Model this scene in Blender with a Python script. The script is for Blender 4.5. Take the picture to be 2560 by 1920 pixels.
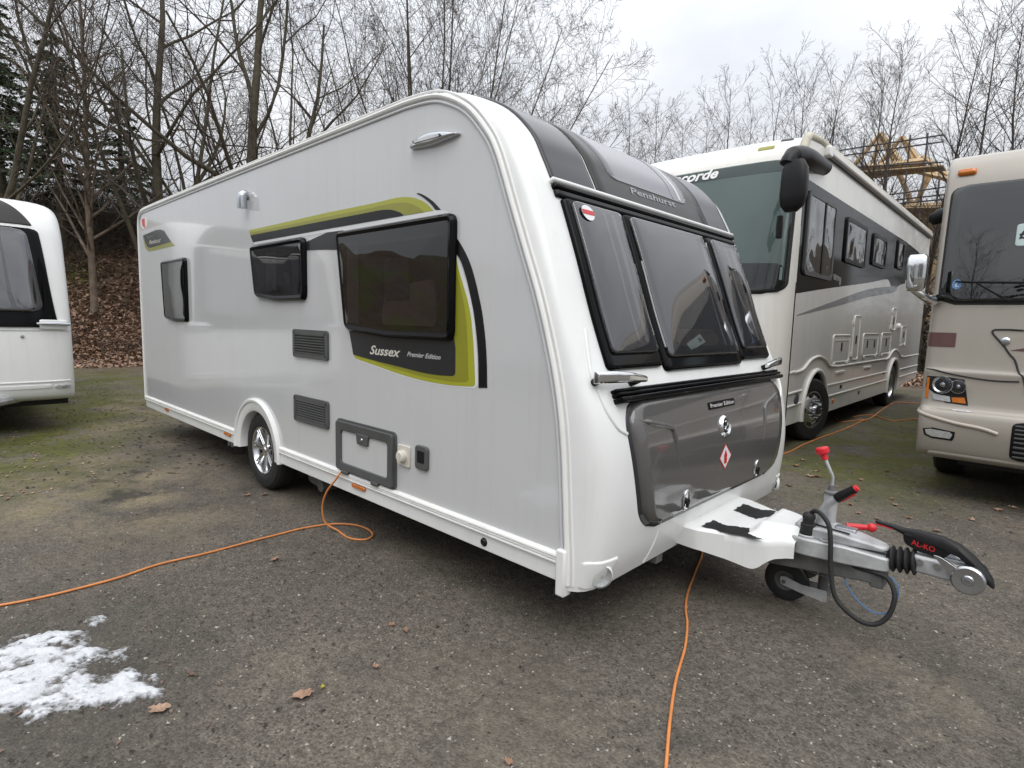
import bpy, bmesh, math, random
import numpy as np
from mathutils import Matrix, Vector

random.seed(7); RNG = np.random.default_rng(7)
for o in list(bpy.data.objects): bpy.data.objects.remove(o)
SC = bpy.context.scene; COL = SC.collection
R = math.radians

# ------------------------------------------------------------------ camera
FPX = 1418.19                       # focal length in pixels of the 2560 wide photograph
CAM = np.array([1.3951, -1.8362, 1.3975]); YAW, PIT, ROL = 2.3276, -.1103, .0263
fw = np.array([math.cos(YAW)*math.cos(PIT), math.sin(YAW)*math.cos(PIT), math.sin(PIT)])
rt = np.array([math.sin(YAW), -math.cos(YAW), 0.]); up = np.cross(rt, fw)
rt, up = math.cos(ROL)*rt+math.sin(ROL)*up, -math.sin(ROL)*rt+math.cos(ROL)*up
MC = np.array([rt, up, fw])
cd = bpy.data.cameras.new('camera'); cam = bpy.data.objects.new('camera', cd); COL.objects.link(cam)
cam.matrix_world = Matrix(((rt[0], up[0], -fw[0], CAM[0]), (rt[1], up[1], -fw[1], CAM[1]), (rt[2], up[2], -fw[2], CAM[2]), (0, 0, 0, 1)))
cd.sensor_fit = 'HORIZONTAL'; cd.sensor_width = 36.0; cd.lens = FPX*36/2560; cd.clip_start = .05; cd.clip_end = 3000
SC.camera = cam
SC.render.resolution_x = 1024; SC.render.resolution_y = 768

# ------------------------------------------------------------------ sky, sun, exposure
SUN_EL, SUN_AZ = R(56), R(-42)      # azimuth measured from +x: the brightest part of the cloud stands high behind the camera's right shoulder
W = bpy.data.worlds.new('World'); SC.world = W; W.use_nodes = True
nt = W.node_tree; nt.nodes.clear(); N = nt.nodes.new; LK = nt.links.new
out = N('ShaderNodeOutputWorld'); bg = N('ShaderNodeBackground'); sky = N('ShaderNodeTexSky')
sky.sky_type = 'NISHITA'; sky.sun_disc = False; sky.sun_elevation = SUN_EL; sky.sun_rotation = math.pi/2-SUN_AZ
sky.air_density = 1.0; sky.dust_density = 3.0
tc = N('ShaderNodeTexCoord'); mp = N('ShaderNodeMapping'); mp.inputs['Scale'].default_value = (1, 1, 2.2)
nz = N('ShaderNodeTexNoise'); nz.inputs['Scale'].default_value = 2.1; nz.inputs['Detail'].default_value = 6; nz.inputs['Roughness'].default_value = .55
cr = N('ShaderNodeValToRGB')
cr.color_ramp.elements[0].position = .34; cr.color_ramp.elements[0].color = (.62, .645, .69, 1)
cr.color_ramp.elements[1].position = .64; cr.color_ramp.elements[1].color = (.80, .81, .83, 1)
sx = N('ShaderNodeSeparateXYZ'); mr = N('ShaderNodeMapRange')           # overcast sky: zenith about three times the horizon
mr.inputs['From Min'].default_value = 0; mr.inputs['From Max'].default_value = 1
mr.inputs['To Min'].default_value = 5.0; mr.inputs['To Max'].default_value = 20.5
ml = N('ShaderNodeVectorMath'); ml.operation = 'SCALE'; mx = N('ShaderNodeMixRGB'); mx.inputs['Fac'].default_value = .93
LK(tc.outputs['Generated'], mp.inputs['Vector']); LK(mp.outputs['Vector'], nz.inputs['Vector']); LK(nz.outputs['Fac'], cr.inputs['Fac'])
LK(tc.outputs['Generated'], sx.inputs['Vector']); LK(sx.outputs['Z'], mr.inputs['Value'])
LK(cr.outputs['Color'], ml.inputs[0]); LK(mr.outputs['Result'], ml.inputs['Scale'])
LK(sky.outputs['Color'], mx.inputs['Color1']); LK(ml.outputs['Vector'], mx.inputs['Color2'])
LK(mx.outputs['Color'], bg.inputs['Color']); bg.inputs['Strength'].default_value = .115
LK(bg.outputs['Background'], out.inputs['Surface'])
sd = bpy.data.lights.new('sun', 'SUN'); sd.energy = 1.25; sd.angle = R(50); sd.color = (1, .97, .93)
so = bpy.data.objects.new('sun', sd); COL.objects.link(so); so.location = (10, -10, 30)
sv = Vector((math.cos(SUN_EL)*math.cos(SUN_AZ), math.cos(SUN_EL)*math.sin(SUN_AZ), math.sin(SUN_EL)))
so.rotation_euler = sv.to_track_quat('Z', 'Y').to_euler()
SC.view_settings.view_transform = 'Standard'; SC.view_settings.look = 'None'
SC.view_settings.gamma = 1; SC.view_settings.use_curve_mapping = False; SC.view_settings.exposure = 0.22
SC.render.engine = 'CYCLES'

# ------------------------------------------------------------------ photograph pixels to places
def ray(u, v): return MC.T @ np.array([(u-1280)/FPX, -(v-960)/FPX, 1.])
def onplane(u, v, ax, val):
    d = ray(u, v); return CAM+(val-CAM[ax])/d[ax]*d
def G(u, v, z=0.): return onplane(u, v, 2, z)
def S(u, v, y=0.): return onplane(u, v, 1, y)
def proj(P):
    q = MC @ (np.asarray(P, float)-CAM); return np.array([1280+FPX*q[0]/q[2], 960-FPX*q[1]/q[2]])
def ZM(ox, oy, s): return lambda x, y: (ox+x/s, oy+y/s)
Z1 = ZM(1240, 260, 2.765); Z2 = ZM(1400, 860, 3.456); Z3 = ZM(1680, 1080, 2.5136); Z4 = ZM(340, 460, 4.254)
Z5 = ZM(820, 480, 3.318); Z6 = ZM(340, 900, 2.765); Z7 = ZM(1580, 300, 2.765); Z8 = ZM(2060, 320, 1.844)
Y1 = ZM(0, 440, 2.305); Y2 = ZM(0, 0, 2.9105); Y3 = ZM(700, 0, 2.765); Y4 = ZM(1480, 0, 2.0481); Y5 = ZM(0, 1500, 2.572)
Y6 = ZM(860, 1380, 2.4578); Y8 = ZM(1940, 800, 4.367)

# ------------------------------------------------------------------ materials
MATS = {}
def nodes(name):
    m = bpy.data.materials.new(name); m.use_nodes = True; t = m.node_tree
    return m, t, t.nodes['Principled BSDF'], t.nodes.new, t.links.new
def mat(name, col, rough=.5, metal=0., coat=0., var=.08, vs=3., bump=0., bs=60., dirt=0., dcol=(.10, .09, .06), spec=.5, rvar=.12, streak=0.):
    """Principled paint / plastic / metal with grain: tonal noise, roughness noise, dirt film, micro relief."""
    m, t, p, N, L = nodes(name)
    p.inputs['Metallic'].default_value = metal; p.inputs['Coat Weight'].default_value = coat; p.inputs['Coat Roughness'].default_value = .03
    p.inputs['Specular IOR Level'].default_value = spec
    tc = N('ShaderNodeTexCoord'); n1 = N('ShaderNodeTexNoise'); n1.inputs['Scale'].default_value = vs; n1.inputs['Detail'].default_value = 6
    L(tc.outputs['Object'], n1.inputs['Vector'])
    r = N('ShaderNodeMapRange'); r.inputs['From Min'].default_value = .3; r.inputs['From Max'].default_value = .7
    r.inputs['To Min'].default_value = 1-var; r.inputs['To Max'].default_value = 1+var; L(n1.outputs['Fac'], r.inputs['Value'])
    c = N('ShaderNodeVectorMath'); c.operation = 'SCALE'; c.inputs[0].default_value = col; L(r.outputs['Result'], c.inputs['Scale'])
    cur = c.outputs['Vector']
    if dirt:
        n2 = N('ShaderNodeTexNoise'); n2.inputs['Scale'].default_value = vs*2.3; n2.inputs['Detail'].default_value = 8; n2.inputs['Roughness'].default_value = .7
        mp = N('ShaderNodeMapping'); mp.inputs['Scale'].default_value = (1, 1, .35); L(tc.outputs['Object'], mp.inputs['Vector']); L(mp.outputs['Vector'], n2.inputs['Vector'])
        d = N('ShaderNodeMapRange'); d.inputs['From Min'].default_value = .5; d.inputs['From Max'].default_value = .8; d.inputs['To Max'].default_value = dirt
        L(n2.outputs['Fac'], d.inputs['Value']); x = N('ShaderNodeMixRGB'); x.inputs['Color2'].default_value = (*dcol, 1)
        L(d.outputs['Result'], x.inputs['Fac']); L(cur, x.inputs['Color1']); cur = x.outputs['Color']
    if streak:
        n4 = N('ShaderNodeTexNoise'); n4.inputs['Scale'].default_value = 1.; n4.inputs['Detail'].default_value = 5; n4.inputs['Roughness'].default_value = .65
        m4 = N('ShaderNodeMapping'); m4.inputs['Scale'].default_value = (16, 16, .55); L(tc.outputs['Object'], m4.inputs['Vector']); L(m4.outputs['Vector'], n4.inputs['Vector'])
        d4 = N('ShaderNodeMapRange'); d4.inputs['From Min'].default_value = .52; d4.inputs['From Max'].default_value = .78; d4.inputs['To Max'].default_value = streak
        L(n4.outputs['Fac'], d4.inputs['Value']); x4 = N('ShaderNodeMixRGB'); x4.inputs['Color2'].default_value = (*dcol, 1); L(d4.outputs['Result'], x4.inputs['Fac']); L(cur, x4.inputs['Color1']); cur = x4.outputs['Color']
    L(cur, p.inputs['Base Color'])
    q = N('ShaderNodeMapRange'); q.inputs['To Min'].default_value = max(rough*(1-rvar*2), .01); q.inputs['To Max'].default_value = min(rough*(1+rvar*2), 1)
    L(n1.outputs['Fac'], q.inputs['Value']); L(q.outputs['Result'], p.inputs['Roughness'])
    if bump:
        n3 = N('ShaderNodeTexNoise'); n3.inputs['Scale'].default_value = bs; n3.inputs['Detail'].default_value = 3; L(tc.outputs['Object'], n3.inputs['Vector'])
        b = N('ShaderNodeBump'); b.inputs['Strength'].default_value = bump; b.inputs['Distance'].default_value = .01
        L(n3.outputs['Fac'], b.inputs['Height']); L(b.outputs['Normal'], p.inputs['Normal'])
    MATS[name] = m; return m
def glass(name, tint, rough=.02, refl=(1, 1, 1), f0=.05, wave=0., ws=3.):
    """Tinted pane: mirror reflection growing towards grazing angles over coloured see-through."""
    m = bpy.data.materials.new(name); m.use_nodes = True; t = m.node_tree; t.nodes.clear(); N = t.nodes.new; L = t.links.new
    o = N('ShaderNodeOutputMaterial'); x = N('ShaderNodeMixShader'); tr = N('ShaderNodeBsdfTransparent'); gl = N('ShaderNodeBsdfGlossy'); f = N('ShaderNodeLayerWeight')
    tr.inputs['Color'].default_value = (*tint, 1); gl.inputs['Color'].default_value = (*refl, 1); gl.inputs['Roughness'].default_value = rough; f.inputs['Blend'].default_value = .5
    pw = N('ShaderNodeMath'); pw.operation = 'POWER'; pw.inputs[1].default_value = 4.5; L(f.outputs['Facing'], pw.inputs[0])
    mr = N('ShaderNodeMapRange'); mr.inputs['To Min'].default_value = f0; mr.inputs['To Max'].default_value = 1; L(pw.outputs['Value'], mr.inputs['Value'])
    if wave:
        tc = N('ShaderNodeTexCoord'); n = N('ShaderNodeTexNoise'); n.inputs['Scale'].default_value = ws; n.inputs['Detail'].default_value = 1; L(tc.outputs['Object'], n.inputs['Vector'])
        b = N('ShaderNodeBump'); b.inputs['Strength'].default_value = wave; b.inputs['Distance'].default_value = .05
        L(n.outputs['Fac'], b.inputs['Height']); L(b.outputs['Normal'], gl.inputs['Normal']); L(b.outputs['Normal'], f.inputs['Normal'])
    L(mr.outputs['Result'], x.inputs['Fac']); L(tr.outputs['BSDF'], x.inputs[1]); L(gl.outputs['BSDF'], x.inputs[2]); L(x.outputs['Shader'], o.inputs['Surface'])
    MATS[name] = m; return m
mat('white_gelcoat', (.76, .77, .76), .32, coat=.35, var=.03, vs=2, dirt=.14, dcol=(.45, .43, .36), bump=.02, bs=400, streak=.16)
mat('white_plastic', (.78, .78, .76), .4, var=.04, vs=5, dirt=.18, dcol=(.38, .36, .30))
mat('side_grey', (.56, .565, .57), .12, coat=.6, var=.02, vs=1.2, dirt=.08, dcol=(.36, .35, .32), bump=.05, bs=1.6, streak=.15)
mat('rail_grey', (.55, .56, .57), .3, var=.05, dirt=.15)
mat('black_gloss', (.003, .003, .0035), .09, var=.1, spec=.14)
mat('black_plastic', (.009, .009, .010), .42, spec=.28, var=.15, dirt=.15, dcol=(.09, .085, .07))
mat('rubber', (.017, .017, .018), .7, var=.2, dirt=.35, dcol=(.08, .073, .06), bump=.1, bs=120)
mat('tyre_rubber', (.014, .014, .015), .62, var=.2, dirt=.3, dcol=(.07, .064, .052), bump=.15, bs=90)
mat('grey_plastic', (.075, .078, .078), .5, var=.08, vs=8, dirt=.2, dcol=(.16, .15, .12), bump=.03, bs=300)
mat('charcoal_decal', (.024, .025, .028), .2, coat=.0, spec=.35, var=.06)
mat('black_decal', (.007, .007, .008), .25, coat=0, spec=.3, var=.06)
mat('lime_decal', (.36, .37, .022), .3, coat=.3, var=.04)
mat('olive_decal', (.25, .25, .016), .3, coat=.3, var=.04)
mat('white_decal', (.72, .73, .74), .3, coat=.3, var=.03)
mat('hatch_grey', (.098, .095, .092), .10, coat=.6, var=.04, vs=2, dirt=.05, dcol=(.14, .13, .12), bump=.02, bs=3)
mat('roof_tint', (.032, .033, .038), .14, spec=.35, var=.05, vs=2)
mat('roof_frame', (.034, .033, .032), .3, spec=.25, var=.05)
mat('roof_pane', (.145, .138, .160), .14, coat=.3, var=.05, vs=2)
mat('liner_dark', (.020, .019, .019), .7, var=.3, vs=2)
mat('liner_grey', (.07, .07, .075), .8, var=.35, vs=2.5)
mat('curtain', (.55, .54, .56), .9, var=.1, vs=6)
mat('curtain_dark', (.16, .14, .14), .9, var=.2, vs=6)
mat('seat_cloth', (.20, .16, .14), .9, var=.15, vs=6)
mat('chrome', (.72, .73, .74), .08, metal=1, var=.03)
mat('satin_chrome', (.55, .57, .60), .22, metal=1, var=.06, dirt=.1)
mat('alloy', (.62, .63, .65), .2, metal=1, var=.05, dirt=.12)
mat('galvanised', (.44, .45, .455), .5, metal=.3, var=.22, vs=14, dirt=.2, dcol=(.18, .17, .15), bump=.05, bs=80)
mat('galv_dark', (.14, .14, .14), .55, metal=.4, var=.3, vs=12, dirt=.4, dcol=(.08, .075, .065))
mat('red_plastic', (.62, .018, .028), .4, var=.06, vs=10, dirt=.1)
mat('red_decal', (.55, .02, .025), .35, var=.05)
mat('amber_lens', (.52, .14, .008), .12, coat=.6, var=.1, vs=30)
mat('clear_lens', (.55, .56, .56), .08, coat=.8, var=.15, vs=40, metal=.3)
mat('beige_plastic', (.60, .57, .50), .5, var=.06, dirt=.15)
mat('lettering_pale', (.62, .60, .53), .35, var=.04)
mat('lettering_grey', (.26, .26, .265), .4, var=.04)
mat('lettering_silver', (.55, .55, .55), .3, var=.04)
mat('orange_cable', (.62, .225, .065), .5, var=.14, vs=9, dirt=.3, dcol=(.30, .12, .05))
mat('blue_cable', (.10, .22, .42), .4)
mat('underside', (.020, .019, .018), .85, var=.3)
mat('cream_paint', (.73, .715, .67), .24, coat=.5, streak=.25, var=.03, vs=1.5, dirt=.14, dcol=(.40, .37, .27))
mat('champagne_paint', (.64, .635, .61), .16, coat=.3, var=.03, vs=1.4, dirt=.16, dcol=(.34, .31, .26), metal=.05, streak=.25)
mat('champagne_line', (.70, .69, .65), .3, var=.05, dirt=.2)
mat('dirty_roof', (.50, .47, .38), .6, var=.15, vs=5, dirt=.55, dcol=(.22, .20, .11))
mat('tan_paint', (.37, .338, .292), .22, coat=.4, var=.03, vs=1.5, dirt=.12, dcol=(.26, .23, .19), metal=.08)
mat('tan_light', (.43, .385, .33), .3, coat=.3, var=.03, dirt=.1)
mat('maroon_decal', (.115, .055, .052), .3, coat=.3, var=.06)
mat('steel_swoosh', (.20, .205, .22), .25, coat=.4, var=.04)
mat('snow', (.57, .585, .61), .75, var=.10, vs=11, bump=.9, bs=55, dirt=.6, dcol=(.30, .29, .275))
def thin_rim(m):
    t = m.node_tree; N = t.nodes.new; L = t.links.new; p = t.nodes['Principled BSDF']; g = N('ShaderNodeNewGeometry'); sx = N('ShaderNodeSeparateXYZ'); L(g.outputs['Position'], sx.inputs[0])
    n = N('ShaderNodeTexNoise'); n.inputs['Scale'].default_value = 75; n.inputs['Detail'].default_value = 4; L(g.outputs['Position'], n.inputs['Vector'])
    k = N('ShaderNodeMath'); k.operation = 'MULTIPLY_ADD'; k.inputs[1].default_value = -.012; L(n.outputs['Fac'], k.inputs[0]); L(sx.outputs['Z'], k.inputs[2])
    r = N('ShaderNodeMapRange'); r.inputs['From Min'].default_value = -.006; r.inputs['From Max'].default_value = .003; L(k.outputs['Value'], r.inputs['Value']); L(r.outputs['Result'], p.inputs['Alpha'])
thin_rim(MATS['snow'])
mat('timber', (.50, .36, .20), .7, var=.2, vs=4, bump=.1)
mat('timber_dark', (.32, .23, .13), .7, var=.25, vs=4)
mat('scaffold_steel', (.10, .095, .10), .5, metal=.4, var=.2)
mat('bark', (.075, .064, .042), .9, var=.4, vs=6, bump=.6, bs=18, dirt=.6, dcol=(.062, .066, .022))
mat('twig', (.072, .055, .042), .9, var=.25, vs=2)
mat('twig_far', (.066, .055, .050), .9, var=.25, vs=2)
mat('birch_bark', (.15, .115, .085), .85, var=.4, vs=7, bump=.4, bs=18)
mat('needles', (.058, .100, .046), .8, var=.45, vs=3)
mat('scrub', (.050, .038, .026), .9, var=.4, vs=2)
mat('ivy', (.028, .036, .016), .7, var=.5, vs=4)
for i, c in enumerate([(.30, .185, .125), (.215, .135, .092), (.36, .24, .165), (.165, .108, .08)]): mat('dead_leaf_%d' % i, c, .75, var=.25, vs=30)
mat('yellow_leaf', (.42, .36, .06), .6, var=.2, vs=40)
mat('pale_leaf', (.30, .15, .07), .7, var=.25, vs=30)
mat('grit', (.33, .31, .27), .8, var=.3, vs=20)
mat('dark_debris', (.03, .022, .018), .9, var=.4, vs=20)
glass('van_glass', (.32, .32, .34), .010, f0=.12, wave=.10, ws=2.2)
glass('side_glass', (.30, .29, .30), .010, f0=.07, wave=.10, ws=2.0)
glass('screen_glass', (.55, .63, .61), .02, f0=.05)
glass('coach_glass', (.05, .05, .055), .012, f0=.16, wave=.9, ws=2.6)
glass('rv_glass', (.30, .33, .32), .015, f0=.08, wave=.06, ws=1.5)
glass('lens_glass', (.92, .93, .93), .03, f0=.05)

# ------------------------------------------------------------------ mesh tools
class MB:
    def __init__(s): s.v = []; s.f = []
    def add(s, vs, fs):
        o = len(s.v); s.v += [tuple(map(float, q)) for q in vs]; s.f += [tuple(i+o for i in q) for q in fs]; return s
    def box(s, c, d, rot=None):
        h = np.array(d)/2; P = [np.array([a, b, e])*h for a in (-1, 1) for b in (-1, 1) for e in (-1, 1)]
        if rot is not None: P = [np.array(rot @ Vector(p)) for p in P]
        return s.add([np.array(c)+p for p in P], [(0, 1, 3, 2), (4, 6, 7, 5), (0, 4, 5, 1), (2, 3, 7, 6), (0, 2, 6, 4), (1, 5, 7, 3)])
    def bx(s, x0, x1, y0, y1, z0, z1): return s.box(((x0+x1)/2, (y0+y1)/2, (z0+z1)/2), (x1-x0, y1-y0, z1-z0))
    def tube(s, pts, r, n=8, cap=True, closed=False):
        pts = [np.array(p, float) for p in pts]; k = len(pts)
        rs = r if hasattr(r, '__len__') else [r]*k
        ref = None; rings = []
        for i in range(k):
            a = pts[(i-1) % k] if (i or closed) else pts[i]; b = pts[(i+1) % k] if (i < k-1 or closed) else pts[i]
            t = b-a; t = t/(np.linalg.norm(t)+1e-12)
            if ref is None: ref = np.array([0, 0, 1.]) if abs(t[2]) < .9 else np.array([1., 0, 0])
            u = ref-t*np.dot(ref, t); u /= np.linalg.norm(u)+1e-12; ref = u; w = np.cross(t, u)
            rings.append([pts[i]+rs[i]*(math.cos(2*math.pi*j/n)*u+math.sin(2*math.pi*j/n)*w) for j in range(n)])
        V = [q for g in rings for q in g]; F = []
        for i in range(k if closed else k-1):
            i2 = (i+1) % k
            for j in range(n): F.append((i*n+j, i*n+(j+1) % n, i2*n+(j+1) % n, i2*n+j))
        if cap and not closed: F += [tuple(range(n))[::-1], tuple((k-1)*n+j for j in range(n))]
        return s.add(V, F)
    def lathe(s, prof, o, ax, n=32, closed=False, a0=0., a1=2*math.pi):
        """prof: list of (radius, distance along axis)."""
        ax = np.array(ax, float); ax /= np.linalg.norm(ax); ref = np.array([0, 0, 1.]) if abs(ax[2]) < .9 else np.array([1., 0, 0])
        u = np.cross(ref, ax); u /= np.linalg.norm(u); w = np.cross(ax, u); o = np.array(o, float); full = abs(a1-a0-2*math.pi) < 1e-6
        m = n if full else n+1; V = []
        for r, d in prof:
            for j in range(m):
                a = a0+(a1-a0)*j/n; V.append(o+ax*d+r*(math.cos(a)*u+math.sin(a)*w))
        F = []; k = len(prof)
        for i in range(k if closed else k-1):
            i2 = (i+1) % k
            for j in range(n):
                j2 = (j+1) % m; F.append((i*m+j, i2*m+j, i2*m+j2, i*m+j2))
        return s.add(V, F)
    def slab(s, poly, fn, d0, d1):
        """2-D polygon, fn(a, b, depth) -> point; prism between two depths."""
        n = len(poly); V = [fn(a, b, d0) for a, b in poly]+[fn(a, b, d1) for a, b in poly]
        return s.add(V, [tuple(range(n)), tuple(range(2*n-1, n-1, -1))]+[(i, n+i, n+(i+1) % n, (i+1) % n) for i in range(n)])
    def frame(s, outer, inner, fn, d0, d1, di=None):
        """ring between two polygons with the same number of points."""
        n = len(outer); di = d1 if di is None else di
        V = [fn(*p, d0) for p in outer]+[fn(*p, d1) for p in outer]+[fn(*p, di) for p in inner]+[fn(*p, d0) for p in inner]; F = []
        for a, b in ((0, 1), (1, 2), (2, 3)):
            for i in range(n): j = (i+1) % n; F.append((a*n+i, b*n+i, b*n+j, a*n+j))
        return s.add(V, F)
    def grid(s, fn, na, nb):
        V = [fn(i/(na-1), j/(nb-1)) for i in range(na) for j in range(nb)]
        return s.add(V, [(i*nb+j, i*nb+j+1, (i+1)*nb+j+1, (i+1)*nb+j) for i in range(na-1) for j in range(nb-1)])
def obj(name, mb, m, parent=None, smooth=35, bevel=0., seg=2, flip=True):
    me = bpy.data.meshes.new(name)
    if isinstance(mb, MB): me.from_pydata(mb.v, [], mb.f)
    else: me.from_pydata(mb[0], [], mb[1])
    if flip:
        bm = bmesh.new(); bm.from_mesh(me); bmesh.ops.recalc_face_normals(bm, faces=bm.faces); bm.to_mesh(me); bm.free()
    me.materials.append(MATS[m] if isinstance(m, str) else m)
    if smooth:
        me.polygons.foreach_set('use_smooth', [True]*len(me.polygons)); me.set_sharp_from_angle(angle=R(smooth))
    o = bpy.data.objects.new(name, me); COL.objects.link(o)
    if parent is not None: o.parent = parent
    if bevel:
        b = o.modifiers.new('bevel', 'BEVEL'); b.width = bevel; b.segments = seg; b.limit_method = 'ANGLE'; b.angle_limit = R(40)
    return o
def tag(o, label, cat, group=None, kind=None):
    o['label'] = label; o['category'] = cat
    if group: o['group'] = group
    if kind: o['kind'] = kind
    return o
def thing(name, label, cat, loc=(0, 0, 0), rz=0., group=None):
    o = bpy.data.objects.new(name, None); COL.objects.link(o); o.location = loc; o.rotation_euler = (0, 0, rz); o.empty_display_size = .2
    return tag(o, label, cat, group)
def hub(name, parent, loc=(0, 0, 0)):
    o = bpy.data.objects.new(name, None); COL.objects.link(o); o.parent = parent; o.location = loc; o.empty_display_size = .1; return o
def struct(o): o['kind'] = 'structure'; return o
def copy_tree(o, parent=None):
    c = o.copy(); COL.objects.link(c)
    if parent is not None: c.parent = parent; c.matrix_parent_inverse = o.matrix_parent_inverse
    for ch in list(o.children): copy_tree(ch, c)
    return c
def spline(P, n=8, closed=False):
    P = [np.array(p, float) for p in P]; k = len(P); o = []
    for i in range(k if closed else k-1):
        p0 = P[(i-1) % k] if (i or closed) else P[0]; p1 = P[i]; p2 = P[(i+1) % k]; p3 = P[(i+2) % k] if (i < k-2 or closed) else P[-1]
        for j in range(n):
            f = j/n; o.append(.5*(2*p1+(p2-p0)*f+(2*p0-5*p1+4*p2-p3)*f*f+(3*p1-p0-3*p2+p3)*f**3))
    if not closed: o.append(P[-1])
    return o
def rrect(x0, x1, z0, z1, r, n=5):
    o = []
    for cx, cz, a in ((x1-r, z1-r, 0), (x0+r, z1-r, 90), (x0+r, z0+r, 180), (x1-r, z0+r, 270)):
        for j in range(n+1): t = R(a+90*j/n); o.append((cx+r*math.cos(t), cz+r*math.sin(t)))
    return o
def rpoly(P, r, n=5):
    """polygon with rounded corners."""
    o = []; k = len(P)
    for i in range(k):
        a, b, c = (np.array(P[(i+d) % k], float) for d in (-1, 0, 1)); u = a-b; w = c-b
        lu, lw = np.linalg.norm(u), np.linalg.norm(w); q = min(r, lu*.45, lw*.45); s0 = b+u/lu*q; s1 = b+w/lw*q
        for j in range(n+1): f = j/n; o.append(tuple((1-f)**2*s0+2*f*(1-f)*b+f*f*s1))
    return o
def inset(P, d):
    """shift each point of a convex-ish polygon towards its inside."""
    P = np.array(P); k = len(P); A = .5*sum(P[i][0]*P[(i+1) % k][1]-P[(i+1) % k][0]*P[i][1] for i in range(k)); sg = 1 if A > 0 else -1; o = []
    for i in range(k):
        t = P[(i+1) % k]-P[(i-1) % k]; l = np.linalg.norm(t)+1e-9; o.append(tuple(P[i]+sg*d*np.array([-t[1], t[0]])/l))
    return o
_txt = {}
def text(name, s, fn, m, parent, bold=.0, shear=0., depth=.0012, fit=None):
    """lettering as thin solid geometry; fn(x, y, depth) maps unit text space (height about 1, width fit to 1) to the surface."""
    c = bpy.data.curves.new('text', 'FONT'); c.body = s; c.size = 1; c.offset = bold; c.shear = shear; c.resolution_u = 3
    t = bpy.data.objects.new('text', c); COL.objects.link(t); bpy.context.view_layer.update()
    me = bpy.data.meshes.new_from_object(t.evaluated_get(bpy.context.evaluated_depsgraph_get())); bpy.data.objects.remove(t)
    V = np.array([v.co[:] for v in me.vertices]); F = [tuple(p.vertices) for p in me.polygons]
    x0, x1 = V[:, 0].min(), V[:, 0].max(); y0, y1 = V[:, 1].min(), V[:, 1].max()
    X = (V[:, 0]-x0)/(x1-x0); Y = (V[:, 1]-y0)/(y1-y0)
    P = [fn(a, b, 0) for a, b in zip(X, Y)]
    bpy.data.meshes.remove(me)
    return obj(name, (P, F), m, parent, smooth=0, flip=False)
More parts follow.
